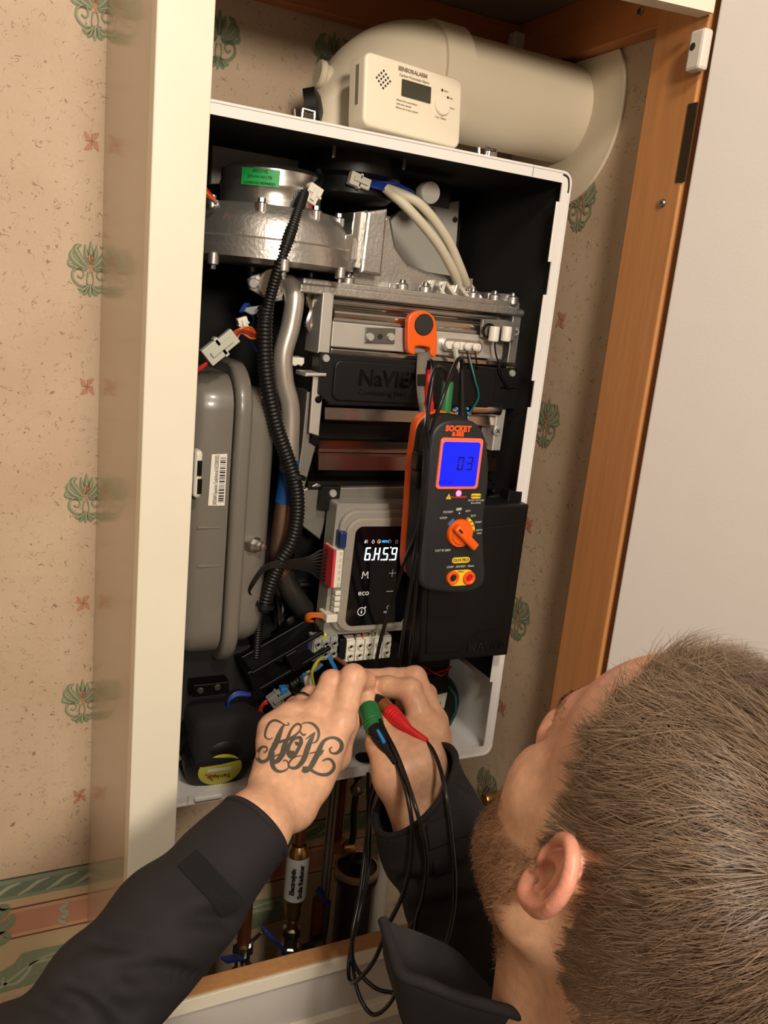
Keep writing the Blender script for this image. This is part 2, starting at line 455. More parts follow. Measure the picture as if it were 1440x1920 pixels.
# lintel and catch
MB().poly([(XP, -D - .0005), (XR - .024, -.352), (XR - .024, -.334), (XP, -D + .0195)], .829, .96, axis='z').build('lintel', M_paint, cup)
M_whitep = mat('white_plastic', (226, 216, 204), .4)
def catch(x, y0, y1, z0, z1):
    c = MB().rbox((x - .012, y0, z0), (x, y1, z1), .003).build('catch', M_whitep, cup)
    MB().cyl((x - .0122, (y0 + y1) / 2 + .003, (z0+z1)/2 + .003), .0035, .003, (1, 0, 0)).build('catch_hole', mat('dark_hole', (40, 36, 32), .8), c)
p0 = atx(1296, 95, XR - .034)
catch(XR - .0225, p0.y + .005, p0.y - .014, p0.z - .018, p0.z + .018)
MB().rbox((at(972, 78, -.03).x - .010, -.02, at(972, 78, -.03).z - .014), (at(972, 78, -.03).x + .010, -.036, at(972, 78, -.03).z + .010), .003).build('catch', M_whitep, cup)
# bottom rail and ledge
zr = -.2095
MB().rbox((XS, -D + .024, zr - .018), (XR, -D + .0015, zr), .0008).build('rail_core', wood('pine_rail', (196, 142, 92)), cup)
MB().rbox((XP, -D + .0012, zr - .0175), (XR, -D - .003, zr - .0004), .0008).build('rail', M_paint, cup)
MB().box((XP, -D + .02, zr - .0785), (XR, -D + .003, zr - .018)).build('plinth_panel', M_door, cup)
MB().rbox((XP, -D + .02, zr - .105), (XR, -D - .006, zr - .0785), .001).build('ledge', M_paint, cup)
MB().box((XP, -D + .02, -.95), (XR, -D + .004, zr - .105)).build('plinth_panel', M_door, cup)
# door, open, hinged on the post
hx, hy = XR - .0225, yp1 - .0125
ang = R_(-52)
Md = Matrix.Translation((hx, hy, 0)) @ Matrix.Rotation(ang, 4, 'Z')
dr = MB(); dr.rbox((0, 0, -.55), (.46, .018, .93), .0015, M=Md); dr = dr.build('door', M_door, cup)
for hz in (atx(1288, 268, XR - .0225).z,):
    MB().box((XR - .0228, yp1 + .007, hz - .036), (XR - .021, yp1 - .004, hz + .036)).build('hinge', mat('old_brass', (70, 58, 44), .5, .8, var=.4, scale=90), cup)
# ================================================================= FLUE
M_flue = mat('flue_cream_plastic', (236, 222, 196), .42, var=.03, scale=10)
FX, FY, FZ, FR = .230, -.112, .7785, .0545
flue = empty('flue_pipe', (FX, FY, .70))
tag(flue, 'thick cream flue pipe with elbow rising from the boiler into the right wall', 'flue pipe')
Rb = .073
path = [Vector((FX, FY, .70)), Vector((FX, FY, FZ - Rb))] if FZ - Rb > .70 else [Vector((FX, FY, .697))]
cxb = FX + Rb; czb = FZ - Rb
for k in range(0, 19):
    a = math.pi - math.pi / 2 * k / 18
    path.append(Vector((cxb + Rb * math.cos(a), FY, czb + Rb * math.sin(a))))
el = MB().tube(path, FR + .002, 40, caps=False).build('elbow', M_flue, flue)
MB().lathe([(FR+.002, 0), (FR + .0055, .001), (FR + .0055, .034), (FR + .001, .036)], (cxb - .002, FY, FZ), (1, 0, 0), 48).build('collar', M_flue, flue)
MB().lathe([(FR, 0), (FR, XR - cxb + .02)], (cxb, FY, FZ), (1, 0, 0), 56).build('pipe', M_flue, flue)
zcl = zbl - .0125
pl_o = [(FY + .1055 * math.cos(R_(a)), min(FZ - .004 + .1055 * math.sin(R_(a)), zcl)) for a in range(0, 360, 5)]
MB().poly(pl_o, XR - .004, XR - .0005, axis='x', bevel=.0006).build('wall_plate', mat('flue_plate', (232, 216, 190), .5), flue)
p = at(600, 138, FY - .01)
MB().lathe([(0, 0), (.012, 0), (.0135, .0015), (.0135, .006), (.011, .008), (.011, .03), (0, .03)], (p.x - .003, p.y, p.z), (1, 0, -.12), 24).build('sampling_plug', M_flue, flue)
MB().lathe([(0, .014), (.008, .014), (.017, .010), (.017, -.002), (0, -.002)], at(578, 196, FY - .03) + Vector((0, 0, -.002)), (0.85, -.45, .25), 24).build('black_cap', mat('black_rubber', (13, 13, 13), .45, spec=.4), flue)

# ================================================================= CO ALARM
M_alarm = mat('alarm_cream', (238, 226, 202), .38)
A0 = at(677, 100, -.195)   # top left of front
pix = [(678, 101), (858, 155), (862, 278), (663, 233)]
ya = -.203
O = [at(*q, ya) for q in pix]
wA = ((O[1] - O[0]).length + (O[2] - O[3]).length) / 2; hA = ((O[3] - O[0]).length + (O[2] - O[1]).length) / 2
ux = ((O[1] - O[0]) + (O[2] - O[3])).normalized()
tiltA = math.atan2(ux.z, ux.x)
wA, hA = .120, .067
cA = Vector((at(765, 190, ya).x + .005, ya, .6975 + hA / 2 + .001))
alarm = empty('carbon_monoxide_alarm', (cA.x, ya, .696))
tag(alarm, 'cream carbon monoxide alarm with small grey screen standing on the boiler top', 'alarm')
MA = Matrix.Translation(cA) @ Matrix.Rotation(R_(9), 4, 'Z') @ Matrix.Rotation(R_(-6), 4, 'X')
bd = MB().poly(rrect(-wA/2, -hA/2, wA/2, hA/2, .008), -.004, .022, bevel=.003, seg=3, M=MA, smooth=True).build('body', M_alarm, alarm)
MB().poly(rrect(-.017, .002, .019, .0175, .001), -.0048, -.003, M=MA).build('screen', mat('alarm_lcd', (62, 60, 48), .25, coat=.5), alarm)
MB().lathe([(0, -.0065), (.0085, -.0065), (.0095, -.0055), (.0095, -.003)], (0, 0, 0), (0, 1, 0), 24).build('test_button', M_alarm, alarm).matrix_local = alarm.matrix_world.inverted() @ MA @ Matrix.Translation((.034, 0, .0035))
M_dot = mat('dark_hole', (40, 36, 32), .8)
gr = MB()
for i in range(5):
    for j in range(5):
        if i == 4 or j == 4: continue
        x, z = -.036 + (i - 2 + j - 2) * .0026, .012 + (j - i) * .0026
        gr.add([(x + .0012 * math.cos(a * math.pi / 4), -.0042, z + .0012 * math.sin(a * math.pi / 4)) for a in range(8)], [tuple(range(8))], M=MA)
gr.build('speaker_holes', M_dot, alarm)
for q in ((.0335, .018), (.041, .0125), (.0425, .0035)):
    MB().lathe([(0, -.0045), (.0013, -.0045), (.0013, -.003)], MA @ Vector((q[0], 0, q[1])), MA.to_3x3() @ Vector((0, 1, 0)), 10).build('indicator_light', M_dot, alarm)
M_print = mat('grey_print', (140, 128, 110), .6)
def tA(n, s, x, z, size, **k): text(n, s, size, MA @ Matrix.Translation((x, -.0045, z)) @ Matrix.Rotation(R_(90), 4, 'X'), k.pop('m', M_print), alarm, .0002, **k)
tA('brand_print', 'SENSORALARM', -.004, .0262, .0052, bold=.0002)
tA('title_print', 'Carbon Monoxide Alarm', -.002, .0207, .0036)
tA('instruction_print', 'Always fit in accordance', -.010, -.0025, .0026, align='CENTER')
tA('instruction_print', 'with user manual', -.0135, -.006, .0026)
tA('instruction_print', 'Before use in any caravan', -.0095, -.0095, .0026)
tA('button_print', 'Test / Silence', .033, -.0085, .0026)
for s, q in (('Alarm', (.0355, .018)), ('Fault', (.043, .0125)), ('Power', (.0445, .0035))):
    tA('indicator_print', s, q[0], q[1], .0022, align='LEFT')
sd = MB().box((-wA/2 - .0003, .006, -.012), (-wA/2 + .001, .011, .024), MA).build('side_label', M_print, alarm)
# ================================================================= BOILER
BX0, BX1, BZ0, BZ1, YB = .006, .4405, 0.0, .6945, -.2225
boiler = empty('gas_boiler', ((BX0 + BX1) / 2, 0, BZ0))
tag(boiler, 'opened wall hung gas boiler showing its burner, tank and wiring', 'boiler')
M_case = mat('white_enamel', (238, 234, 230), .3, coat=.2)
M_liner = mat('black_foam_liner', (9, 9, 9), .8, var=.2, scale=120)
M_blackp = mat('black_plastic', (13, 13, 14), .45, spec=.35)
M_alu = mat('cast_aluminium', (200, 196, 190), .36, .9, var=.25, scale=45, bump=.2, bscale=260)
M_alu2 = mat('machined_aluminium', (222, 218, 212), .24, .95, var=.1, scale=60)
M_steel = mat('stainless', (230, 224, 218), .17, 1.0, var=.12, scale=30, stretch=(1, 1, 8))
M_zinc = mat('zinc', (150, 150, 145), .35, 1.0)
M_sheet = mat('bright_sheet', (214, 208, 200), .36, .55, var=.08, scale=40)
M_scr = mat('bright_screw', (222, 220, 214), .32, .6)
M_chrome = mat('chrome', (220, 218, 214), .12, 1.0)
t = .012
def ring(x0, z0, x1, z1, r, th, ya, yb_):
    o = rrect(x0, z0, x1, z1, r); i = rrect(x0 + th, z0 + th, x1 - th, z1 - th, max(r - th, .001))
    n = len(o); b = MB()
    vs = [(p[0], ya, p[1]) for p in o] + [(p[0], ya, p[1]) for p in i] + [(p[0], yb_, p[1]) for p in o] + [(p[0], yb_, p[1]) for p in i]
    fs = []
    for k in range(n):
        j = (k + 1) % n
        fs += [(k, j, n + j, n + k), (2*n + k, 3*n + k, 3*n + j, 2*n + j), (k, 2*n + k, 2*n + j, j), (n + k, n + j, 3*n + j, 3*n + k)]
    b.add(vs, fs); return b
ring(BX0, BZ0, BX1, BZ1, .012, .0022, YB, -.004).build('casing', M_case, boiler)
ring(BX0 + .001, BZ0 + .001, BX1 - .001, BZ1 - .001, .011, .011, YB + .0008, YB + .0024).build('rim_flange', M_case, boiler)
# black liner: back, top, sides
lx0, lx1, lz0, lz1 = BX0 + .0035, BX1 - .0035, .004, BZ1 - .0035
ln = MB()
ln.box((lx0, -.004, lz0), (lx1, -.010, lz1))
ln.box((lx0, -.010, lz1 - .004), (lx1, YB + .004, lz1))
ln.box((lx1 - .004, -.010, .098), (lx1, YB + .004, lz1))
ln.box((lx0, -.010, .0525), (lx0 + .004, YB + .004, lz1))
ln.build('liner', M_liner, boiler)
# notched white front lip on the right side (tabs)
for za, zb in ((.60, .663), (.47, .565), (.30, .44), (.10, .255)):
    MB().rbox((BX1 - .0165, YB + .0004, za), (BX1 - .011, YB + .0022, zb), .0006).build('rim_tab', M_case, boiler)
# seam ticks at the rim corners
M_gap = mat('dark_gap', (20, 18, 16), .8)
cxr, czr = BX1 - .012, BZ1 - .012
vs, fs = stroke2([(cxr - .001, czr + .0085), (cxr + .006, czr + .006), (cxr + .0085, czr - .002), (cxr + .0085, czr - .009)], [.0016] * 4)
MB().add([(v.x, YB - .0002, v.y) for v in vs], fs).build('corner_slot', M_gap, boiler)
for x in (.04, .388):
    MB().box((x, YB - .0003, BZ1 - .011), (x + .0008, YB + .002, BZ1)).build('rim_seam', mat('seam_shade', (196, 188, 180), .6), boiler)
# bottom floor pan is the casing bottom; lip tabs at the left
for x in (.062, .128):
    MB().rbox((x, YB - .003, .0035), (x + .03, YB + .0005, .0085), .0015).build('rim_tab', M_case, boiler)
MB().box((.055, YB - .0003, .0), (.0557, YB + .002, .011)).build('rim_seam', MATS['seam_shade'], boiler)
# latches on the top
for px, py in ((575, 205), (917, 287)):
    q = at(px, py, -.2)
    g = MB(); g.rbox((q.x - .014, -.196, BZ1), (q.x + .012, -.206, BZ1 + .0035), .001)
    g.tube([(q.x - .004, -.2, BZ1 + .002), (q.x - .004, -.2, BZ1 + .012), (q.x + .008, -.2, BZ1 + .012), (q.x + .008, -.2, BZ1 + .002)], .0018, 8)
    g.rbox((q.x - .003, -.197, BZ1 + .003), (q.x + .007, -.204, BZ1 + .009), .001)
    g.tube([(q.x - .012, -.2, BZ1 + .003), (q.x - .013, -.2, BZ1 + .010)], .002, 8)
    g.build('latch', M_chrome, boiler)
# ----------------------------------------------------------------- boiler: inside parts
def panel(name, pix, y0, y1, m, parent=boiler, bevel=.0012):
    return MB().poly(quadxz(pix, y0), y0, y1, bevel=bevel).build(name, m, parent)
def bar(name, pix, y, depth, r, m, parent=boiler):
    q = quadxz(pix, y); xs = [a for a, _ in q]; zs = [c for _, c in q]
    return MB().rbox((min(xs), y, min(zs)), (max(xs), y + depth, max(zs)), r).build(name, m, parent)
def X3(px, py, y): return at(px, py, y)
M_galv = mat('galvanised_plate', (150, 146, 138), .45, .75, var=.15, scale=70)
M_darkm = mat('dark_metal', (30, 29, 28), .35, .8)
M_grey = mat('grey_enamel', (114, 108, 99), .32, var=.03, scale=20, coat=.25)
M_wht = mat('white_nylon', (226, 220, 206), .45)
M_clear = mat('milky_nylon', (186, 186, 172), .35)
M_blk_rub = mat('black_rubber', (13, 13, 13), .45, spec=.4)
M_red = mat('red_wire', (190, 30, 26), .4); M_blue = mat('blue_wire', (24, 60, 150), .4); M_or = mat('orange_wire', (206, 104, 36), .4)
M_brown = mat('brown_wire', (110, 60, 38), .4); M_lblue = mat('light_blue_wire', (40, 130, 200), .4); M_blackw = mat('black_wire', (18, 18, 18), .35)
M_gy = mat('yellow_green_wire', (170, 170, 50), .4); M_wwire = mat('white_wire', (220, 212, 196), .4)
# back plates
M_bp = mat('pale_plate', (196, 190, 180), .5)
panel('back_plate', [(748, 395), (862, 376), (852, 520), (700, 560), (690, 470)], -.040, -.018, M_bp)
panel('back_plate', [(398, 268), (560, 300), (560, 345), (396, 345)], -.030, -.018, M_bp)
for px, py in ((853, 412), (846, 470)): MB().cyl(X3(px, py, -.0405), .0035, .001, (0, -1, 0), 12).build('plate_hole', M_dot, boiler)
# flue outlet adapter (black) hanging from the liner top
q = X3(690, 290, FY - .04)
MB().lathe([(0, 0), (.04, 0), (.045, .004), (.045, .02), (.053, .024), (.053, .05)], (FX, FY, BZ1 - .052), (0, 0, 1), 36).build('flue_adapter', M_blk_rub, boiler)
for px, py in ((625, 288), (757, 310)): MB().cyl(X3(px, py, -.165) + Vector((0,0,-.004)), .0022, .012, (0, 0, 1), 8).build('stud', M_zinc, boiler)
panel('sensor_bar', [(610, 318), (850, 352), (842, 392), (800, 384), (610, 362)], -.10, -.085, M_blk_rub)
q = X3(808, 361, -.135); MB().lathe([(0, 0), (.0115, 0), (.0125, .002), (.0125, .012), (.010, .014), (.010, .02)], q, (0, 1, 0), 24).build('sensor_knob', mat('grey_knob', (206, 200, 190), .5), boiler)
# ---- fan
fy = -.125
c = X3(506, 400, fy); fx = c.x
za = lambda py, px=506, y=fy: X3(px, py, y).z
fan = MB()
zt, zb_ = za(318), za(398)
rc = (X3(598, 370, fy).x - X3(418, 370, fy).x) / 2
fan.lathe([(0, zt), (rc - .006, zt), (rc, zt - .005), (rc, zt - .016), (rc + .0012, zt - .018), (rc + .0012, zt - .021), (rc, zt - .023), (rc, zb_ + .006), (rc + .003, zb_ + .002), (rc + .003, zb_ - .004)], (fx, fy, 0), (0, 0, 1), 48)
motor = fan.build('fan_motor', M_alu2, boiler)
z1, z2 = za(402), za(478, 506, fy)
rh = rc + .030
hs = MB().lathe([(rc, z1 + .004), (rc + .018, z1 + .003), (rh - .006, z1 - .004), (rh, z1 - .012), (rh + .003, z2 + .012), (rh + .007, z2 + .010), (rh + .007, z2 + .001), (rh + .010, z2 + .001), (rh + .010, z2 - .008), (rh - .01, z2 - .012), (0, z2 - .012)], (fx, fy, 0), (0, 0, 1), 48)
hs.rbox((fx, fy - rh * .55, z1 - .014), (X3(665, 440, fy - .03).x, fy + .02, z2), .004)
hsg = hs.build('fan_housing', M_alu, boiler)
for a in range(8):
    an = R_(a * 45 + 20 - 180)
    pt = Vector((fx + (rh - .010) * math.cos(an), fy + (rh - .010) * math.sin(an), 0))
    MB().cyl((pt.x, pt.y, z1 - .006), .0065, .010, n=12, bev=.001).build('fan_boss', M_alu2, boiler)
    MB().cyl((pt.x, pt.y, z1 + .004), .0036, .004, n=6).build('fan_bolt', M_zinc, boiler)
    an2 = an + .3
    pt = Vector((fx + (rh + .008) * math.cos(an2), fy + (rh + .008) * math.sin(an2), 0))
    MB().cyl((pt.x, pt.y, z2 - .018), .0055, .012, n=10, bev=.001).build('fan_boss', M_alu, boiler)
    MB().cyl((pt.x, pt.y, z2 - .022), .003, .006, n=8).build('fan_bolt', M_zinc, boiler)
# green sticker on the motor can, wrapped around it
st = MB(); vs = []; 
for k in range(9):
    an = R_(-90 - 52 + k * 5.2) 
    for zz in (za(331), za(362)): vs.append((fx + (rc + .0018) * math.cos(an), fy + (rc + .0018) * math.sin(an), zz))
st.add(vs, [(2*k, 2*k+1, 2*k+3, 2*k+2) for k in range(8)], True); st.build('green_sticker', mat('green_sticker', (28, 160, 74), .5), motor)
an = R_(-90 - 31)
pn = Vector((fx + (rc + .0021) * math.cos(an), fy + (rc + .0021) * math.sin(an), 0))
for s, zz, sz in (('40023142', .0055, .0048), ('2022-MAY-N3.2.720', .0002, .0036), ('30020042-RG148DHHRSEN', -.0055, .0034)):
    text('sticker_print', s, sz, Matrix.Translation((pn.x, pn.y, (za(331) + za(362)) / 2 + zz)) @ Matrix.Rotation(an + R_(90), 4, 'Z') @ Matrix.Rotation(R_(90), 4, 'X'), mat('dark_green_print', (16, 60, 40), .6), motor, .0002, sx=.8)
# outlet duct flanges
panel('duct_flange', [(664, 398), (690, 394), (678, 505), (652, 500)], -.165, -.10, M_alu2)
panel('fan_duct', [(690, 396), (728, 391), (716, 518), (676, 512)], -.175, -.09, M_alu, bevel=.003)
panel('duct_step', [(648, 440), (664, 438), (658, 495), (640, 492)], -.172, -.12, M_alu2)
panel('duct_foot', [(628, 470), (655, 468), (650, 505), (560, 495), (556, 482)], -.178, -.12, M_alu)
# plenum casting
panel('plenum', [(640, 545), (660, 515), (722, 402), (734, 405), (744, 462), (768, 496), (805, 510), (852, 518), (884, 532), (890, 560), (640, 560)], -.150, -.06, M_alu, bevel=.004)
# ---- top plate of the burner
yt = -.178
q0 = X3(563, 545, yt); q1 = X3(988, 588, yt)
ztp = (X3(770, 560, yt).z)
zl = X3(620, 538, yt).z
top = MB()
zpl = X3(780, 566, yt).z
top.rbox((q0.x, yt, zpl - .003), (q1.x - .012, -.05, zpl + .006), .0015)
top.rbox((q0.x + .004, yt + .004, zpl + .005), (q1.x - .02, -.055, zpl + .012), .002)
top.tube([(q1.x - .03, yt + .006, zpl), (q1.x + .004, yt + .006, zpl)], .0045, 10)
tp = top.build('burner_top_plate', M_alu, boiler)
for px in (650, 752, 796, 886, 928, 962):
    x = X3(px, 550, yt + .012).x
    MB().cyl((x, yt + .012, zpl + .008), .0075, .010, n=16, bev=.0015).build('bolt_boss', M_alu, tp)
    MB().lathe([(0, .004), (.003, .004), (.004, .002), (.004, 0)], (x, yt + .012, zpl + .018), (0, 0, 1), 10).build('bolt', M_zinc, tp)
for px in (820, 842, 866, 890):
    x = X3(px, 550, yt + .02).x
    MB().add([(x - .008, yt + .02, zpl + .011), (x + .003, yt + .004, zpl + .011), (x + .003, yt + .03, zpl + .011), (x - .006, yt + .03, zpl + .026), (x - .0055, yt + .018, zpl + .026)], [(0,1,2),(0,3,4),(0,4,1),(1,4,3),(1,3,2),(0,2,3)]).build('plate_fin', M_alu2, tp)
panel('plate_lug', [(730, 530), (775, 527), (772, 548), (728, 548)], -.165, -.13, M_alu)
panel('plate_lug', [(860, 520), (888, 522), (886, 555), (850, 552)], -.16, -.10, M_alu2)
panel('plate_lug', [(915, 548), (965, 552), (985, 585), (915, 575)], -.165, -.10, M_alu)
# ---- heat exchanger upper front
yh = -.172
panel('exchanger_back', [(600, 552), (982, 592), (970, 760), (590, 740)], yh + .022, -.05, M_steel)
panel('side_post', [(606, 548), (627, 550), (618, 664), (596, 662)], yh - .008, yh + .03, M_sheet)
def hrod(name, p0, p1, r, y, m):
    a = X3(*p0, y); b_ = X3(*p1, y); z = (a.z + b_.z) / 2
    return MB().tube([(a.x, y, z), (b_.x, y, z)], r, 16).build(name, m, boiler)
hrod('steel_tube', (622, 594), (915, 612), .0075, yh + .010, M_steel)
hrod('steel_tube', (622, 572), (930, 590), .004, yh + .012, M_alu2)
a = X3(622, 632, yh); b2 = X3(945, 648, yh)
zz = X3(700, 632, yh).z
MB().rbox((a.x, yh, zz - .0135), (b2.x, yh + .02, zz + .0125), .001).build('front_plate', M_sheet, boiler)
MB().rbox((a.x, yh - .001, zz - .021), (X3(985, 680, yh).x, yh + .02, zz - .0155), .001).build('front_ledge', M_steel, boiler)
pl = panel('ignition_cover', [(687, 614), (742, 616), (740, 645), (685, 643)], yh - .003, yh, M_zinc, bevel=.0006)
for px in (694, 733): screw('screw', X3(px, 632, yh - .003), .0045, M_scr, pl)
MB().cyl(X3(713, 631, yh - .0031), .003, .0006, (0, -1, 0), 12).build('sight_hole', M_dot, pl)
# electrode plate
e0 = X3(826, 644, yh - .002); e1 = X3(902, 648, yh - .002)
el_ = MB().poly([(x, z) for x, z in rrect(e0.x, zz - .009, e1.x, zz + .006, .007)], yh - .006, yh, bevel=.0012).build('electrode_plate', M_alu2, boiler)
MB().poly([(x, z) for x, z in rrect(e0.x + .004, zz - .006, e1.x - .003, zz + .003, .004)], yh - .0085, yh - .005, bevel=.0012).build('electrode_ceramic', mat('ceramic', (232, 226, 212), .35), el_)
for px in (853, 874, 889):
    p = X3(px, 650, yh - .009); MB().lathe([(0, .008), (.0022, .008), (.0045, .006), (.0045, 0)], (p.x, yh - .008, zz - .0015), (0, -1, 0), 12).build('electrode_terminal', MATS['ceramic'], el_)
# right bracket with two ceramic feedthroughs
br = panel('sensor_bracket', [(905, 598), (950, 600), (968, 606), (966, 640), (935, 640), (903, 632)], yh - .008, yh - .004, M_galv)
MB().lathe([(.0065, 0), (.0085, 0), (.0085, .003), (.0065, .003)], X3(915, 620, yh - .009), (0, -1, 0), 20).build('bracket_grommet', M_darkm, br)
for px in (928, 951):
    p = X3(px, 612, yh - .016)
    MB().lathe([(0, 0), (.0055, 0), (.006, -.002), (.006, -.016), (.005, -.017), (0, -.017)], p, (0, 0, 1), 16).build('ceramic_sleeve', MATS['ceramic'], br)
panel('side_post', [(962, 590), (984, 594), (972, 692), (950, 690)], yh, yh + .04, M_galv)
screw('screw', X3(966, 622, yh - .004), .005, M_scr, boiler)
# ---- black name band
band = panel('name_band', [(601, 660), (976, 694), (970, 768), (620, 760), (596, 738)], yh - .012, yh + .01, M_blackp)
bx = [X3(*q, yh - .013) for q in ((628, 672), (800, 690))]
zt_, zb2 = X3(700, 680, yh - .013).z, X3(700, 754, yh - .013).z
MB().poly(rrect(bx[0].x, zb2, X3(930, 700, yh - .013).x, zt_, .008), yh - .015, yh - .011, bevel=.0012).build('name_plate', M_blackp, band)
M_emb = mat('black_gloss', (12, 12, 12), .15)
cz = (zt_ + zb2) / 2
text('name_lettering', 'NaVIEN', .024, frame_y((X3(722, 712, yh).x, yh - .0152, cz + .004)), M_emb, band, .0014, bold=.0006)
text('name_lettering', 'Condensing Heat Exchanger', .0085, frame_y((X3(735, 735, yh).x, yh - .0152, cz - .011)), M_emb, band, .0008)
for px, py in ((611, 672), (960, 700)): screw('screw', X3(px, py, yh - .012), .0042, M_scr, band)
# ---- lower stepped exchanger: bright folded steel ribs
yl = -.168
M_rib2 = mat('red_reflection_steel', (168, 130, 122), .22, 1.0)  # third rib: its dark reddish reflection is put into the base colour
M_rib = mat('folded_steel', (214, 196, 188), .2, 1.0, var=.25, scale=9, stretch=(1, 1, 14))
MB().box((X3(585, 800, yl).x + .004, yl + .016, X3(700, 918, yl).z), (X3(940, 800, yl).x, -.04, X3(700, 760, yl).z)).build('exchanger_shell', M_darkm, boiler)
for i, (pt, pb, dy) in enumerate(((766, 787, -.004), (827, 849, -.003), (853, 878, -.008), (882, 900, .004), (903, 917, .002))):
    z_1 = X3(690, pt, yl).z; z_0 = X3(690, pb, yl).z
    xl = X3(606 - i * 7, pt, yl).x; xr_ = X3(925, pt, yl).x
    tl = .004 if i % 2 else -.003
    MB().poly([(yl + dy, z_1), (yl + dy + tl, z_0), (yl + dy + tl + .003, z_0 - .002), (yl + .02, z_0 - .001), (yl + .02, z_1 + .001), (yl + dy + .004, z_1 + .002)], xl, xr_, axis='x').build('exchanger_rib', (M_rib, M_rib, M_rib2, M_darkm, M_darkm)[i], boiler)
pst = panel('side_bracket', [(588, 704), (609, 704), (598, 818), (580, 812)], yl - .014, yl - .011, M_sheet)
panel('side_bracket', [(574, 699), (613, 700), (612, 706), (573, 706)], yl - .02, yl + .01, M_sheet)
MB().lathe([(0, .002), (.0022, .002), (.004, .0005), (.004, 0)], X3(597, 749, yl - .014), (0, -1, 0), 12).build('rivet', M_darkm, pst)
panel('side_flange', [(576, 735), (590, 735), (580, 830), (592, 838), (570, 920), (553, 920), (566, 840)], yl - .004, yl + .03, M_galv)
panel('side_bracket', [(938, 726), (955, 728), (938, 845), (922, 845)], yl - .012, yl + .02, M_sheet)
panel('side_bracket', [(938, 724), (972, 726), (972, 731), (936, 731)], yl - .016, yl + .02, M_sheet)
screw('screw', X3(932, 808, yl - .012), .006, M_scr, boiler)
hrod('drain_tube', (880, 768), (935, 766), .008, yl - .01, M_steel)
panel('side_bracket', [(905, 795), (930, 795), (925, 840), (900, 838)], yl + .01, yl + .03, M_galv)
# ---- mounting bracket above the control panel
panel('panel_bracket', [(622, 915), (772, 912), (770, 952), (618, 958)], -.176, -.16, M_galv)
panel('panel_bracket', [(595, 906), (622, 920), (616, 960), (600, 1012), (565, 985), (566, 920)], -.168, -.16, M_galv)
lg = panel('bracket_lug', [(605, 912), (640, 913), (636, 945), (622, 947), (618, 958), (600, 956)], -.182, -.176, M_blackp)
screw('screw', X3(624, 925, -.182), .0045, M_scr, lg)
panel('under_plate', [(560, 985), (625, 1000), (600, 1200), (540, 1130)], -.12, -.11, M_blk_rub)

# ---- silver flow pipe
yf = -.165
def P3(pts): return [X3(px, py, y) for px, py, y in pts]
fp = MB().tube(smooth_path(P3([(520, 540, -.13), (540, 533, -.155), (552, 555, -.168), (545, 610, -.17), (531, 665, -.17), (533, 715, -.17), (544, 765, -.17), (543, 830, -.17), (540, 900, -.168)]), 8), .0102, 20)
fp.build('flow_pipe', mat('brushed_pipe', (206, 198, 186), .32, .7, var=.15, scale=40), boiler)
MB().tube(smooth_path(P3([(543, 862, -.169), (540, 900, -.168), (533, 942, -.167)]), 6), .0108, 18).build('blue_tape', mat('blue_tape', (20, 74, 140), .4), boiler)
MB().tube(smooth_path(P3([(536, 925, -.167), (526, 1000, -.166), (522, 1050, -.164), (530, 1080, -.16)]), 8), .0105, 18).build('copper_pipe', mat('dull_copper', (150, 118, 96), .4, .85, var=.3, scale=24), boiler)
MB().tube(smooth_path(P3([(530, 1075, -.16), (550, 1115, -.16), (592, 1170, -.15)]), 6), .0125, 18).build('grey_pipe', mat('dark_pipe', (92, 90, 86), .3, .8), boiler)
MB().tube(smooth_path(P3([(520, 1090, -.11), (528, 1160, -.11), (520, 1215, -.12)]), 6), .009, 16).build('steel_pipe', M_steel, boiler)
MB().tube(P3([(470, 1205, -.13), (415, 1262, -.13)]), .008, 16).build('steel_pipe', M_steel, boiler)
hrod('steel_pipe', (550, 1096), (600, 1096), .006, -.12, M_steel)
fl_ = panel('pipe_flange', [(466, 525), (474, 517), (505, 508), (522, 506), (558, 530), (553, 560), (520, 565), (496, 558), (470, 543)], -.155, -.148, M_sheet)
screw('screw', X3(475, 531, -.155), .0055, M_scr, fl_)
MB().lathe([(.012, 0), (.015, 0), (.015, .006), (.012, .006)], X3(508, 533, -.1555), (0, -1, 0), 24).build('flange_ring', M_alu, fl_)
panel('clip', [(540, 670), (571, 671), (571, 681), (566, 687), (560, 684), (553, 687), (546, 683), (540, 684)], -.15, -.13, M_wht)
MB().tube(smooth_path(P3([(582, 548, -.15), (577, 560, -.15), (583, 580, -.15), (576, 605, -.15), (581, 620, -.15)]), 6), .004, 8).build('spring_clip', M_steel, boiler)
MB().tube(smooth_path(P3([(588, 556, -.14), (592, 580, -.14), (586, 620, -.14)]), 6), .006, 10).build('spring_clip', M_darkm, boiler)

# ---- black looms
corrugated('conduit', P3([(586, 332, -.150), (572, 352, -.165), (548, 425, -.205), (526, 492, -.212), (506, 560, -.205), (497, 605, -.2)]), .0062, M_blk_rub, boiler, pitch=.0032)
corrugated('conduit', P3([(498, 575, -.2), (496, 620, -.198), (497, 680, -.198), (505, 740, -.198), (520, 805, -.198), (545, 878, -.198), (556, 925, -.198), (556, 975, -.198), (545, 1020, -.198), (527, 1050, -.196), (510, 1088, -.192), (498, 1125, -.19), (494, 1145, -.19)]), .0084, M_blk_rub, boiler, pitch=.004, depth=.0016)
corrugated('conduit', P3([(492, 1120, -.17), (484, 1180, -.17), (480, 1232, -.17)]), .0055, M_blk_rub, boiler, pitch=.003)
corrugated('conduit', P3([(470, 1160, -.15), (478, 1200, -.15), (474, 1245, -.15)]), .0055, M_blk_rub, boiler, pitch=.003)
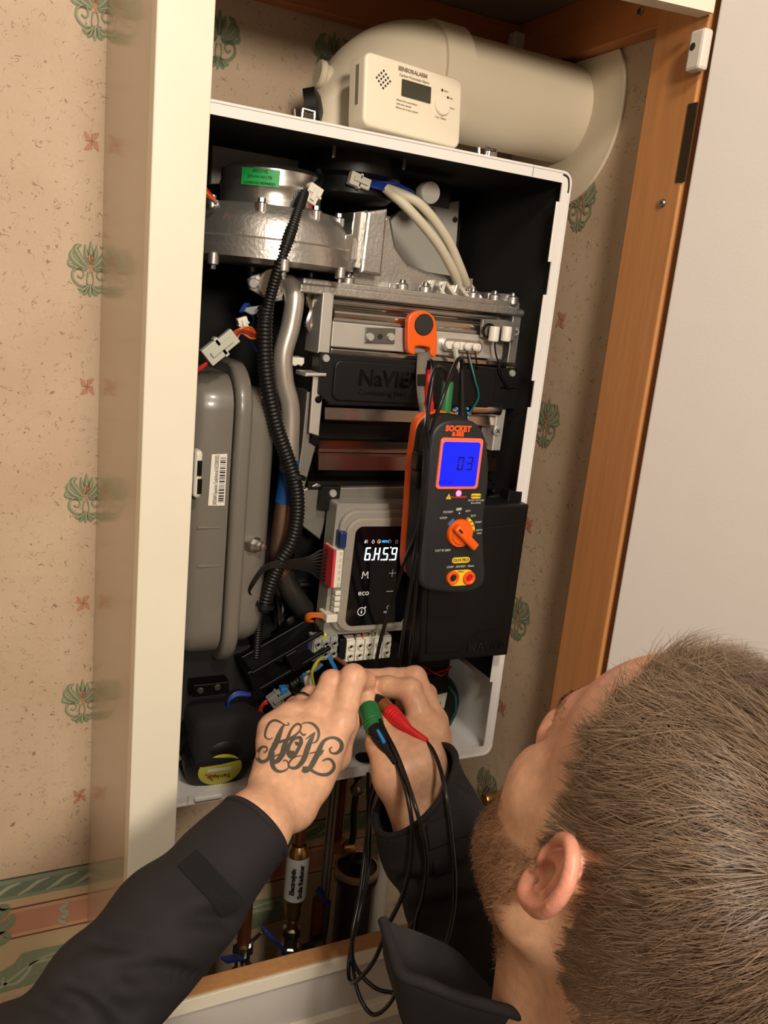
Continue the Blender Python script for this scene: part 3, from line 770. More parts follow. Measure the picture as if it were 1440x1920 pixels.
corrugated('conduit', P3([(980, 745, -.15), (965, 790, -.15), (945, 870, -.16), (925, 925, -.16)]), .006, M_blk_rub, boiler, pitch=.003)
for px, py in ((557, 893), (497, 1135)):
    p = X3(px, py, -.198); MB().lathe([(.0085, -.002), (.0098, -.002), (.0098, .002), (.0085, .002)], p, (.25, 0, 1), 16).build('cable_tie', M_blackp, boiler)
# grey arm behind the loom
panel('grey_arm', [(505, 545), (497, 572), (462, 577), (459, 584), (472, 591), (498, 585), (520, 560)], -.185, -.18, mat('grey_plastic', (140, 140, 140), .5))

# ---- expansion vessel: lofted rounded-rectangle sections along x
def loft_vessel(secs, y0, y1, z0, z1, r, n=8):
    b = MB(); vs = []; fs = []; cnt = 4 * (n + 1)
    for x, ins in secs:
        for p in rrect(y0 + ins, z0 + ins, y1 - ins, z1 - ins, max(r - ins, .004), n): vs.append((x, p[0], p[1]))
    for i in range(len(secs) - 1):
        for k in range(cnt): fs.append((i*cnt + k, i*cnt + (k+1) % cnt, (i+1)*cnt + (k+1) % cnt, (i+1)*cnt + k))
    b.add(vs, fs, True)
    b.add(vs[:cnt], [tuple(range(cnt))]); b.add(vs[-cnt:], [tuple(range(cnt))])
    return b
yv = -.205
xr0, xr1 = X3(432, 1000, yv).x, X3(462, 1000, yv).x
vz1, vz0 = X3(440, 712, yv).z + .012, X3(420, 1262, yv).z
vy1 = -.03
v_in = .010
xa = X3(366, 1000, yv + v_in).x; xb = X3(499, 1000, yv + v_in + .02).x
tank = loft_vessel([(xa - .012, .03), (xa - .006, .016), (xa + .004, v_in + .001), (xa + .02, v_in), (xr0 - .001, v_in)], yv, vy1, vz0, vz1, .045).build('expansion_vessel', M_grey, boiler, auto=60)
loft_vessel([(xr0, .004), (xr0 + .002, .001), (xr0 + .005, 0), (xr1 - .005, 0), (xr1 - .002, .001), (xr1, .004)], yv, vy1, vz0 - .003, vz1 + .003, .05).build('vessel_rim', M_grey, tank, auto=70)
loft_vessel([(xr1, v_in), (xb - .018, v_in), (xb - .008, v_in + .004), (xb - .002, v_in + .012), (xb, v_in + .025)], yv, vy1, vz0 + .01, vz1 - .012, .045).build('vessel_dome', M_grey, tank, auto=60)
# barcode label on the front of the vessel
yl_ = yv + v_in - .0006
lb = [X3(397, 852, yl_), X3(426, 851, yl_), X3(421, 948, yl_), X3(390, 948, yl_)]
lab = MB().poly([(p.x, p.z) for p in lb], yl_ - .0003, yl_ + .0006).build('barcode_label', mat('label_white', (232, 226, 214), .5), tank)
M_ink = mat('label_ink', (30, 28, 28), .6)
bc = MB(); rr = random.Random(3)
xL = (lb[0].x + lb[3].x) / 2; xRr = (lb[1].x + lb[2].x) / 2; zT = lb[0].z - .003; zB = lb[3].z + .003
z = zT
while z > zB:
    h = rr.choice((.0005, .0008, .0013, .0017)); bc.add([(xL + (xRr - xL) * .58, yl_ - .0005, z), (xRr - .0012, yl_ - .0005, z), (xRr - .0012, yl_ - .0005, z - h), (xL + (xRr - xL) * .58, yl_ - .0005, z - h)], [(0, 1, 2, 3)]); z -= h + rr.choice((.0006, .0009, .0014))
bc.build('barcode_print', M_ink, lab)
text('label_print', '30020604 Expansion Tank(Amtrol) NCE300(S05)', .0058, Matrix.Translation((xL + (xRr - xL) * .38, yl_ - .0005, (zT + zB) / 2)) @ Matrix.Rotation(R_(90), 4, 'X') @ Matrix.Rotation(R_(90), 4, 'Z'), M_ink, lab, .0002, sx=.44)
# valve nut and cap
p = X3(480, 1021, -.196)
MB().lathe([(0, .014), (.003, .014), (.004, .012), (.004, .008), (.006, .008), (.006, .002), (.0095, .002), (.0095, -.006)], (p.x - .002, p.y, p.z), (.55, -.8, 0), 6).build('vessel_valve', M_alu2, tank)
for pz in (990, 1062):
    a = X3(392, pz, yl_); MB().rbox((a.x - .012, yl_ - .0002, a.z - .001), (a.x + .012, yl_ + .002, a.z + .001), .0008).build('pressed_crease', M_grey, tank)
# white clip with two slots by the stile
cl = MB().rbox(tuple(X3(362, 935, -.212)), tuple(Vector((X3(382, 845, -.212).x, -.196, X3(382, 845, -.212).z))), .004, 3).build('white_clip', M_wht, boiler)
for py in (878, 912):
    a = X3(374, py, -.2125); MB().box((a.x - .0022, -.2135, a.z - .0075), (a.x + .0022, -.2115, a.z + .0075)).build('clip_slot', M_darkm, cl)

# ---- connectors
def connector(name, a, b_, w, h, m, parent=boiler, steps=True):
    a, b_ = Vector(a), Vector(b_); d = b_ - a; L = d.length; d.normalize()
    up = Vector((0, -1, 0)); s = d.cross(up).normalized(); up = s.cross(d)
    M = Matrix((( d.x, s.x, up.x, a.x), (d.y, s.y, up.y, a.y), (d.z, s.z, up.z, a.z), (0, 0, 0, 1)))
    g = MB().rbox((0, -w/2, -h/2), (L * .55, w/2, h/2), .0008, M=M)
    g.rbox((L * .5, -w*.42, -h*.4), (L, w*.42, h*.4), .0008, M=M)
    if steps:
        g.rbox((L*.15, -w*.15, h*.4), (L*.85, w*.15, h*.75), .0005, M=M)
        g.rbox((L*.44, -w*.58, -h*.5), (L*.56, w*.58, h*.5), .0005, M=M)
    return g.build(name, m, parent)
connector('connector', X3(594, 349, -.17), X3(579, 380, -.17), .015, .008, M_wht)
for k in range(3): wire('connector_wire', [X3(576 + k * 6, 375, -.17), X3(578 + k * 5, 390, -.168), X3(576 + k * 3, 402, -.16)], .001, M_red, boiler)
wire('loom_wire', P3([(596, 320, -.15), (600, 335, -.155), (594, 350, -.168)]), .004, M_blk_rub, boiler)
connector('connector', X3(655, 332, -.16), X3(692, 348, -.16), .013, .009, M_wht)
for k in range(4): wire('connector_wire', P3([(690, 345 + k, -.16), (715, 342 + k * 4, -.155 - k * .003), (745, 346 + k * 4, -.15), (775, 360 + k, -.13)]), .0015, M_blue, boiler)
for dx, dy, s in ((0, 0, 0), (16, -2, 1)):
    wire('cream_sleeve', P3([(722 + dx * .3, 352 + s * 2, -.16), (770 + dx, 396 - s * 14, -.172), (820 + dx, 456 - s * 12, -.172), (848 + dx, 505, -.165), (860 + dx * .9, 534, -.155)]), .0052, mat('cream_sleeve', (206, 196, 172), .55), boiler, n=12, seg=10)
connector('connector', X3(386, 672, -.205), X3(440, 628, -.205), .018, .010, M_clear)
connector('connector', X3(452, 595, -.19), X3(460, 620, -.19), .010, .007, M_wht)
for k in range(5):
    wire('loom_wire', P3([(436 + k * 2, 624 + k * 3, -.2), (452, 616 + k * 2, -.208 + k * .002), (470, 614 + k * 5, -.2), (480, 626 + k * 2, -.19)]), .0011, (M_or, M_or, M_red, M_brown, M_or)[k], boiler)
for k in range(2):
    wire('loom_wire', P3([(388, 680 + k * 2, -.205), (374, 690 + k * 3, -.205), (360, 700, -.2)]), .0013, M_red, boiler)
    wire('loom_wire', P3([(450 + k * 5, 585, -.18), (462 + k * 4, 570, -.17), (475, 600, -.16), (466, 630 + k * 6, -.16), (490, 668, -.165)]), .0011, M_blue, boiler)
    wire('loom_wire', P3([(556 + k, 570, -.15), (560, 600, -.15), (552, 640, -.14)]), .0012, M_blue, boiler)
for k in range(3): wire('loom_wire', P3([(385, 352 + k * 7, -.18), (398, 368 + k * 4, -.18), (405, 380 + k, -.175)]), .0012, (M_red, M_or, M_brown)[k], boiler)
# electrode and sensor leads
for px, c_, ex in ((853, M_clear, 862), (874, M_blackw, 880), (889, M_blackw, 896)):
    wire('electrode_lead', P3([(px, 650, -.182), (px + 3, 668, -.188), (ex, 700, -.185), (ex - 4, 735, -.18), (ex - 10, 770, -.175)]), .003 if c_ is M_clear else .001, c_, boiler)
wire('electrode_lead', P3([(880, 670, -.187), (890, 710, -.192), (897, 745, -.19), (880, 775, -.185), (868, 792, -.18)]), .0011, mat('teal_wire', (20, 110, 110), .4), boiler)
for px, ex in ((928, 938), (951, 935)):
    wire('sensor_lead', P3([(px, 636, -.188), (px + 1, 660, -.186), (ex, 690, -.186), (ex + 12, 720, -.186), (ex + 35, 770, -.175)]), .001, M_blackw, boiler)
# ----------------------------------------------------------------- boiler: control panel, terminals, cover, lower parts
yc = -.212
ctl = [X3(640, 968, yc), X3(770, 965, yc), X3(752, 1188, yc), X3(612, 1178, yc)]
pc = X3(708, 1079, yc)
MC = Matrix.Translation(pc) @ Matrix.Rotation(R_(1.2), 4, 'Y')
def toC(px, py, y=yc):
    q = MC.inverted() @ X3(px, py, y); return q
hw = .0440; hh = .0660
M_bez = mat('warm_grey_bezel', (150, 142, 130), .5, var=.12, scale=180)
M_boxg = mat('grey_box', (142, 138, 130), .45)
cp = MB().poly(rrect(-hw - .010, -hh - .006, hw + .004, hh + .014, .004), .010, .035, M=MC).build('control_box', M_boxg, boiler)
MB().poly(rrect(-hw - .006, -hh - .002, hw + .002, hh + .008, .020), .004, .012, bevel=.003, M=MC, seg=3).build('box_step', M_boxg, cp)
MB().poly(rrect(-hw, -hh, hw, hh, .019), 0, .006, bevel=.0025, M=MC, seg=3).build('bezel', M_bez, cp)
gx0, gx1 = toC(657, 1080).x, toC(768, 1080).x; gz1, gz0 = toC(705, 987).z, toC(705, 1171).z
MB().poly(rrect(gx0, gz0, gx1, gz1, .009), -.0008, .002, bevel=.0005, M=MC).build('glass', mat('black_glass', (10, 10, 14), .08, coat=.3), cp)
M_led = mat('led_white', (235, 245, 255), .4, emit=(215, 235, 255), estr=1.6)
M_ledb = mat('led_blue', (40, 120, 255), .4, emit=(40, 140, 255), estr=1.6)
M_icon = mat('icon_white', (214, 212, 206), .5, emit=(200, 200, 196), estr=.25)
def tC(n, s, px, py, size, m, **k):
    q = toC(px, py); text(n, s, size, MC @ Matrix.Translation((q.x, -.0011, q.z)) @ Matrix.Rotation(R_(90), 4, 'X'), m, cp, .0002, **k)
SEG = {'8': 'abcdefg', '5': 'acdfg', '9': 'abcdfg', 'S': 'acdfg', '0': 'abcdef', '3': 'abcdg', '4': 'bcfg', '6': 'acdefg', 'H': 'bcefg', 'A':'abcefg'}
def seven(b, ch, cx, cz, w, h, t, M, y, sl=.0):
    def quad(x0, z0, x1, z1): b.add([(cx + x0 + sl*z0, y, cz + z0), (cx + x1 + sl*z0, y, cz + z0), (cx + x1 + sl*z1, y, cz + z1), (cx + x0 + sl*z1, y, cz + z1)], [(0, 1, 2, 3)], M=M)
    g = t * .25; W2, H2 = w/2, h/2
    S = {'a': (-W2 + t*.6, H2 - t, W2 - t*.6, H2), 'd': (-W2 + t*.6, -H2, W2 - t*.6, -H2 + t), 'g': (-W2 + t*.6, -t/2, W2 - t*.6, t/2),
         'f': (-W2, g, -W2 + t, H2 - g), 'b': (W2 - t, g, W2, H2 - g), 'e': (-W2, -H2 + g, -W2 + t, -g), 'c': (W2 - t, -H2 + g, W2, -g)}
    for s in SEG[ch]: quad(*S[s])
dg = MB()
for ch, px in (('6', 689), ('H', 706), ('S', 722), ('9', 738)):
    q = toC(px, 1038); seven(dg, ch, q.x, q.z, .0070, .0150, .0016, MC, -.0012, .04)
for px, py in ((697, 1049), (714, 1049), (730, 1049), (732, 1026)):
    q = toC(px, py); dg.add([(q.x - .0008, -.0012, q.z - .0008), (q.x + .0008, -.0012, q.z - .0008), (q.x + .0008, -.0012, q.z + .0008), (q.x - .0008, -.0012, q.z + .0008)], [(0,1,2,3)], M=MC)
dg.build('display_digits', M_led, cp)
tC('eco_lamp', 'eco', 721, 1014, .0050, M_ledb, bold=.0002)
def icon(px, py, strokes, s):
    q = toC(px, py); ic = MB()
    for pts, w in strokes:
        vs, fs = stroke2([(q.x + a*s, q.z + c_*s) for a, c_ in pts], [w*s] * len(pts), 4); ic.add([(v.x, -.0011, v.y) for v in vs], fs, M=MC)
    ic.build('touch_icon', M_icon, cp)
circ = [(math.cos(R_(a)), math.sin(R_(a))) for a in range(0, 361, 30)]
icon(686, 1015, [([(-.8, -1), (-.8, 0), (-.2, 1), (-.2, -1)], .5), ([(.7, -.9), (.7, 1)], .3)], .0019)
icon(699, 1015, [([(0, 1), (.7, -.2), (0, -1), (-.7, -.2), (0, 1)], .4)], .002)
icon(710, 1015, [(circ, .25), ([(.5, -.5), (-.3, .3)], .5)], .002)
icon(731, 1015, [([(-.9, -1), (-.9, .9), (0, .9)], .45), ([(.2, .4), (.9, .4)], .3), ([(.3, 0), (.3, -.8)], .25)], .002)
icon(743, 1015, [([(-.8, 0), (0, 1), (.8, 0)], .2), ([(-.6, 0), (-.6, -.9), (.6, -.9), (.6, 0)], .2)], .002)
icon(684, 1077, [([(-1.2, -1), (-.9, -1), (-.8, 1), (0, -.3), (.8, 1), (.95, -1), (1.2, -1)], .25)], .0036)
icon(735, 1074, [([(-1, 0), (1, 0)], .16), ([(0, -1), (0, 1)], .16)], .0045)
icon(730, 1108, [([(-1, 0), (1, 0)], .16)], .0042)
icon(677, 1146, [(circ, .2), ([(0, -.5), (0, .2)], .35), ([(0, .45), (0, .6)], .35), ([(.7, .9), (1.1, 1.2)], .3)], .0046)
icon(728, 1138, [([(.4, .8), (.9, .2), (.5, -.8), (-.5, -.8), (-.9, .2), (-.4, .8)], .25), ([(0, .1), (0, 1.1)], .25)], .0024)
tC('eco_print', 'eco', 681, 1111, .0095, M_icon)
tC('reset_print', 'RESET', 725, 1147, .0034, M_icon)
tC('name_print', 'NAVIEN', 738, 1170, .0058, mat('silver_print', (226, 222, 212), .3, .5), bold=.0002)
# boards connectors left of the panel
q0, q1 = X3(617, 1096, -.205), X3(637, 1026, -.205)
wc = MB().rbox((q0.x, -.217, q0.z), (q1.x, -.185, q1.z), .001).build('board_connector', M_wht, cp)
MB().box((q0.x - .003, -.2165, q0.z), (q0.x, -.188, q1.z)).build('connector_latch', mat('red_plastic', (206, 60, 66), .45), wc)
for k in range(6):
    zz_ = q0.z + (q1.z - q0.z) * (k + .5) / 6
    MB().box((q0.x + .004, -.2176, zz_ - .002), (q1.x - .002, -.2165, zz_ + .002)).build('connector_cell', mat('nylon_shade', (206, 196, 178), .5), wc)
q0, q1 = X3(628, 1022, -.202), X3(643, 992, -.202)
MB().rbox((q0.x, -.215, q0.z), (q1.x, -.19, q1.z), .0015).build('blue_relay', mat('dark_blue_plastic', (26, 44, 98), .4), cp)
q0, q1 = X3(618, 1142, -.202), X3(632, 1100, -.202)
for k in range(4): MB().rbox((q0.x, -.214, q0.z + (q1.z - q0.z) * (k / 4) + .0005), (q1.x, -.19, q0.z + (q1.z - q0.z) * (k + 1) / 4 - .0008), .0008).build('board_connector', M_wht, cp)
q0, q1 = X3(606, 1163, -.206), X3(628, 1147, -.206)
MB().rbox((q0.x, -.215, q0.z), (q1.x, -.192, q1.z), .001).build('board_connector', M_wht, cp)
for k in range(3): wire('loom_wire', P3([(608, 1152 + k * 3, -.203), (590, 1150 + k * 3, -.2), (576, 1152 + k * 4, -.195), (574, 1160 + k * 2, -.185), (590, 1166, -.17)]), .0013, M_or, boiler)
for k in range(9):
    wire('loom_wire', P3([(616, 1030 + k * 7.5, -.2), (600, 1033 + k * 6.5, -.2), (575, 1046 + k * 3, -.2), (530, 1052 + k * 1.5, -.202), (498, 1060 + k, -.2), (474, 1090 + k, -.2), (468, 1112, -.195), (485, 1122, -.19)]), .0013, M_blackw, boiler)

# ---- black tray, terminal blocks
M_tray = mat('tray_black', (8, 8, 9), .4, spec=.25)
MB().poly(quadxz([(600, 1175), (720, 1190), (752, 1210), (745, 1250), (600, 1255), (520, 1240)], -.19), -.19, -.13).build('terminal_base', M_tray, boiler)
def block(name, p0, p1, nx, m, y, parent=boiler):
    a, b_ = X3(*p0, y), X3(*p1, y)
    g = MB(); W_ = (b_.x - a.x) / nx
    g.rbox((a.x, y + .004, b_.z), (b_.x, y + .018, a.z), .0006)
    for k in range(nx):
        g.rbox((a.x + k * W_ + .0006, y + .001, b_.z + .001), (a.x + (k + 1) * W_ - .0006, y + .006, a.z - .001), .0006)
        for t_ in (.3, .72):
            g.lathe([(.0019, .0008), (.0019, 0), (.0032, -.0025), (.0036, -.0025), (.0038, .003)], (a.x + (k + .5) * W_, y, a.z + (b_.z - a.z) * t_), (0, 1, 0), 12)
    o = g.build(name, m, parent)
    for k in range(nx):
        for t_ in (.3, .72):
            MB().cyl((a.x + (k + .5) * W_, y + .002, a.z + (b_.z - a.z) * t_), .0021, .001, (0, -1, 0), 10).build('terminal_screw', M_zinc, o)
    return o
block('terminal_block', (651, 1201), (732, 1235), 5, M_wht, -.205)
block('terminal_block', (590, 1196), (632, 1238), 3, mat('grey_terminal', (150, 150, 146), .45), -.205)
q0, q1 = X3(634, 1238, -.204), X3(651, 1198, -.204); MB().rbox((q0.x, -.204, q0.z), (q1.x, -.19, q1.z), .001).build('fuse_holder', M_blackp, boiler)
for k, (px, c_) in enumerate(((664, M_brown), (678, M_or), (691, M_wwire), (703, M_wwire), (717, M_red))):
    wire('terminal_wire', P3([(px, 1203, -.2), (px + 3, 1193, -.2), (px + 3, 1182, -.19)]), .0013, c_, boiler)
for k, (px, ex, ey, c_) in enumerate(((606, 585, 1262, M_gy), (616, 632, 1262, M_lblue), (628, 660, 1256, M_brown))):
    wire('mains_wire', P3([(px, 1232, -.205), ((px + ex) / 2 - 2, 1242, -.215), (ex, ey, -.225), (ex + 4, ey + 25, -.23)]), .0024 if k else .0017, c_, boiler)
wire('mains_wire', P3([(600, 1200, -.2), (610, 1192, -.205), (604, 1186, -.2), (590, 1196, -.19)]), .0016, mat('lime_wire', (200, 200, 30), .4), boiler)
wire('mains_wire', P3([(590, 1190, -.19), (580, 1200, -.19), (578, 1230, -.19)]), .0014, M_blue, boiler)
for k in range(3): wire('mains_wire', P3([(596 + 4*k, 1240 + 3*k, -.205), (588 + 2*k, 1256, -.21), (574 - 2*k, 1262 + 2*k, -.21), (566, 1278, -.2)]), .0016, (M_gy, M_brown, M_lblue)[k], boiler)
wire('white_hose', P3([(574, 1262, -.205), (577, 1278, -.21), (583, 1296, -.21), (592, 1312, -.2)]), .0045, M_wwire, boiler, n=10)
# slanting cable channel
ch = MB()
a, b_ = X3(472, 1268, -.212), X3(604, 1184, -.205)
dv = (b_ - a); L_ = dv.length; ang_ = math.atan2(dv.z, dv.x)
Mch = Matrix.Translation(a) @ Matrix.Rotation(-ang_, 4, 'Y')
ch.rbox((0, 0, 0), (L_, .004, .004), .0008, M=Mch); ch.rbox((0, 0, -.022), (L_, .003, -.018), .0008, M=Mch)
ch.rbox((0, .001, -.022), (L_, .05, -.019), .0008, M=Mch); ch.rbox((-.003, 0, -.03), (.003, .05, .006), .001, M=Mch)
ch.rbox((0, .04, -.02), (L_, .05, .004), .001, M=Mch); ch.rbox((L_ * .45, -.004, -.02), (L_ * .6, .002, .003), .001, M=Mch)
ch.build('cable_channel', M_tray, boiler)
MB().poly(quadxz([(575, 1190), (612, 1180), (625, 1255), (570, 1290)], -.17), -.17, -.12).build('cable_channel', M_tray, boiler)
corrugated('drain_hose', P3([(575, 1240, -.16), (560, 1275, -.18), (535, 1290, -.18), (505, 1305, -.17)]), .011, M_blk_rub, boiler, pitch=.006, depth=.002)
corrugated('drain_hose', P3([(560, 1260, -.13), (530, 1268, -.15), (500, 1275, -.15)]), .009, M_blk_rub, boiler, pitch=.005, depth=.002)
cn = connector('connector', X3(505, 1318, -.2), X3(540, 1292, -.2), .014, .010, MATS['grey_terminal'])
MB().rbox(tuple(X3(527, 1305, -.207)), tuple(X3(540, 1290, -.207) + Vector((0, .01, 0))), .001).build('connector_latch', M_lblue, cn)
for k in range(3):
    wire('loom_wire', P3([(505 - k, 1312 + k * 3, -.2), (494, 1318 + k * 2, -.2), (486 + k * 2, 1335, -.2), (490 + k * 3, 1370, -.195), (488 + k * 3, 1395, -.19)]), .0014, M_red, boiler)
    wire('loom_wire', P3([(470, 1300 + k * 2, -.19), (445, 1298 + k * 3, -.19), (430, 1310 + k * 2, -.19), (425, 1335 + k, -.18)]), .0013, (M_blue, mat('violet_wire', (90, 60, 140), .4), M_blue)[k], boiler)
for px, py in ((375, 1294), (407, 1288)):
    MB().lathe([(0, .003), (.003, .003), (.004, .002), (.004, 0)], X3(px, py, -.19), (0, -1, 0), 6).build('nut', M_zinc, boiler)
panel('pipe_clamp', [(362, 1285), (430, 1278), (430, 1300), (362, 1308)], -.188, -.17, M_darkm)

# ---- black cover on the right
yk = -.246
cov_p = [(800, 948), (993, 947), (952, 1229), (786, 1244)]
cq = quadxz(cov_p, yk)
cover = MB().poly(cq, yk, yk + .045, bevel=.003, seg=2).build('electrics_cover', M_blackp, boiler)
MB().poly(quadxz([(806, 1000), (968, 982), (944, 1176), (894, 1184), (858, 1222), (798, 1226)], yk), yk - .0014, yk + .002, bevel=.001).build('cover_step', M_blackp, cover)
pt = X3(914, 1211, yk); text('cover_lettering', 'NAVIEN', .0155, frame_y((pt.x, yk - .0004, pt.z), R_(1)), M_emb, cover, .0012, bold=.0004)
for px, py in ((940, 930), (905, 940), (880, 938)):
    wire('loom_wire', P3([(px + 30, py - 12, -.2), (px, py, -.205), (px - 25, py + 6, -.205), (px - 50, py + 30, -.2)]), .003, M_blackw, boiler)
panel('cover_hook', [(955, 920), (980, 923), (976, 955), (950, 950)], -.225, -.21, M_blackp)

# ---- lower: gas valve under a foam cover, pump at right
foam = MB().rbox(tuple(X3(362, 1450, -.21)), tuple(Vector((X3(505, 1345, -.21).x, -.10, X3(440, 1345, -.21).z))), .012, 4, smooth=True).build('foam_cover', mat('black_foam', (8, 8, 9), .9, var=.2, scale=200), boiler)
pv = X3(412, 1452, -.203)
gv = MB().lathe([(0, 0), (.026, 0), (.034, .002), (.038, .006), (.038, .03), (.044, .03), (.044, .055)], (pv.x, pv.y, pv.z + .006), (.05, .92, .32), 40).build('gas_valve_motor', M_blackp, boiler)
axv = Vector((.05, .92, .32)).normalized(); cv = Vector((pv.x, pv.y, pv.z + .006)) - axv * .0006
MB().lathe([(0, 0), (.024, 0), (.024, .001)], cv, axv, 40).build('motor_label', mat('yellow_label', (206, 198, 70), .45), gv)
ML = Matrix.Translation(cv - axv * .0004) @ axv.to_track_quat('Y', 'Z').to_matrix().to_4x4() @ Matrix.Rotation(R_(90), 4, 'X')
text('label_print', 'Sankyo', .009, ML @ Matrix.Rotation(R_(180), 4, 'Z') @ Matrix.Translation((0, .010, 0)), M_ink, gv, .0002)
vs, fs = stroke2([(-.006, -.016), (-.016, -.004), (-.002, -.009)], [.002, .002, .002], 1)
MB().add(vs, fs, M=ML).build('label_emblem', mat('red_print', (190, 50, 30), .5), gv)
MB().add([(-.014, -.001, 0), (.012, -.001, 0), (.012, .004, 0), (-.014, .004, 0)], [(0,1,2,3)], M=ML).build('label_patch', MATS['label_white'], gv)
for k in range(4):
    a = R_(k * 90 + 40); uu = axv.orthogonal().normalized(); ww = axv.cross(uu)
    screw('screw', cv + axv * .028 + (uu * math.cos(a) + ww * math.sin(a)) * .041, .004, M_zinc, gv, -axv)
pp = X3(803, 1335, -.165)
pump = MB().lathe([(0, 0), (.038, 0), (.048, .004), (.051, .012), (.051, .06), (0, .06)], pp, (.0, 1, .05), 40).build('pump', M_blackp, boiler)
M_teal = mat('teal_line', (20, 96, 88), .4)
oct_ = [(.042 * math.cos(R_(a)), .042 * math.sin(R_(a))) for a in range(-60, 80, 28)]
vs, fs = stroke2(oct_, [.003] * len(oct_), 1); MB().add([(pp.x + v.x, pp.y - .0008, pp.z + v.y) for v in vs], fs).build('pump_line', M_teal, pump)
MB().poly([(pp.x - .008, pp.z + .022), (pp.x + .024, pp.z + .025), (pp.x + .022, pp.z + .004), (pp.x - .010, pp.z + .001)], pp.y - .002, pp.y + .002).build('pump_label', MATS['label_white'], pump)
for k in range(9): MB().box((pp.x + .002 + k * .0016, pp.y - .0026, pp.z + .006), (pp.x + .0028 + k * .0016, pp.y - .0018, pp.z + .013)).build('barcode_print', M_ink, pump)
text('label_print', 'Eng.', .008, frame_y((pp.x + .004, pp.y - .0022, pp.z + .019)), M_ink, pump, .0002, bold=.0003)
hd = MB().rbox((pp.x - .05, -.15, pp.z + .03), (pp.x + .035, -.05, pp.z + .075), .004).build('pump_head', M_blackp, boiler)
for k in range(3): wire('loom_wire', P3([(775 + 10*k, 1250, -.18), (800 + 8*k, 1262, -.185), (830, 1258 + 4*k, -.18), (846, 1250, -.17)]), .0012, (M_red, M_blackw, M_red)[k], boiler)
MB().box((.052, -.16, .055), (.36, -.012, .15)).build('valve_body', M_liner, boiler)
for px, py, r in ((675, 1440, .012), (780, 1445, .01)):
    MB().lathe([(0, .001), (r, .001), (r, 0)], Vector((X3(px, py, -.18).x, -.19, .0024)), (0, 0, 1), 24).build('floor_hole', M_gap, boiler)
# ================================================================= TESTER, STRAP, LEADS
yT = -.300
def toT(px, py, y=None): return X3(px, py, yT if y is None else y)
def outT(pix, y): return quadxz(pix, y)
M_tblk = mat('tester_rubber', (30, 31, 33), .5, bump=.05, bscale=500)
M_torg = mat('tester_orange', (244, 98, 20), .38)
M_yel = mat('tester_yellow', (246, 206, 50), .45); M_wp = mat('white_print', (214, 214, 210), .6); M_op = mat('orange_print', (240, 92, 40), .5)
tester = empty('multimeter', (toT(860, 950).x, -.27, toT(860, 1110).z))
tag(tester, 'black and orange loop tester with glowing blue screen hanging before the boiler', 'tester')
front = [(806, 838), (812, 808), (832, 790), (860, 786), (890, 792), (908, 812), (916, 850), (917, 905), (912, 945), (908, 985), (909, 1040), (911, 1080), (902, 1102), (872, 1112), (825, 1110), (797, 1103), (787, 1085), (788, 1040), (793, 980), (796, 930), (800, 880)]
fq = outT(front, yT)
def smooth_poly(q, n=3):
    P_ = [Vector((a, c, 0)) for a, c in q]; P_ = P_ + [P_[0], P_[1], P_[2]]
    sp = smooth_path(P_, n); sp = sp[n: n + n * len(q)]
    return [(p.x, p.y) for p in sp]
fq = smooth_poly(fq)
cxT = sum(a for a, _ in fq) / len(fq); czT = sum(c for _, c in fq) / len(fq)
def grow(q, k): return [(cxT + (a - cxT) * k, czT + (c - czT) * k) for a, c in q]
tbody = MB().poly(fq, yT, -.268, bevel=.004, seg=3, smooth=True).build('body', M_tblk, tester)
shell = MB().poly([(a - .001, c + .0035) for a, c in grow(fq, 1.0)], -.2685, -.2570, bevel=.003, smooth=True).build('orange_shell', M_torg, tester)
MB().poly([(a, c + .002) for a, c in grow(fq, 1.0)], -.281, -.270, bevel=.003, smooth=True).build('grip', M_blk_rub, tester)
for px, py in ((770, 905), (772, 1060), (770, 870)):
    p = toT(px + 28, py); MB().rbox((p.x - .004, -.290, p.z - .009), (p.x + .004, -.276, p.z + .009), .0015).build('grip_pad', M_blk_rub, tester)
# screen
def rr_px(p0, p1, r): a, c = toT(*p0), toT(*p1); return rrect(min(a.x, c.x), min(a.z, c.z), max(a.x, c.x), max(a.z, c.z), r)
MB().poly(rr_px((815, 917), (906, 822), .004), yT - .0022, yT + .002, bevel=.0012).build('screen_frame', mat('screen_frame', (250, 120, 90), .4), tester)
scr = MB().poly(rr_px((820, 911), (899, 829), .003), yT - .0027, yT - .001).build('screen', mat('lcd_blue', (10, 20, 200), .3, emit=(8, 24, 255), estr=1.3), tester)
M_lcd = mat('lcd_dark', (4, 4, 40), .5, emit=(3, 4, 70), estr=.4)
dg = MB()
for ch, px in (('0', 861), ('3', 878)):
    p = toT(px, 868); seven(dg, ch, p.x, p.z, .0072, .0140, .0017, Matrix(), yT - .0031, .05)
p = toT(870, 880); dg.add([(p.x - .0006, yT - .0031, p.z - .0006), (p.x + .0006, yT - .0031, p.z - .0006), (p.x + .0006, yT - .0031, p.z + .0006), (p.x - .0006, yT - .0031, p.z + .0006)], [(0,1,2,3)])
dg.build('screen_digits', M_lcd, scr)
def tT(n, s_, px, py, size, m, **k): p = toT(px, py); text(n, s_, size, frame_y((p.x, yT - k.pop('dy', .0004), p.z)), m, tester, .0003, **k)
tT('screen_print', 'GOOD', 833, 903, .0052, M_lcd, dy=.0031); tT('screen_print', 'v', 886, 862, .004, M_lcd, dy=.0031)
tT('logo_print', 'SOCKET', 859, 804, .0078, M_op, bold=.0005); tT('logo_print', '& SEE', 858, 814, .0056, M_op, bold=.0005)
p = toT(860, 925); MB().lathe([(0, -.002), (.002, -.002), (.0032, 0)], (p.x, yT, p.z), (0, 1, 0), 16).build('indicator_lamp', mat('pink_lamp', (255, 120, 150), .3, emit=(255, 70, 110), estr=5), tester)
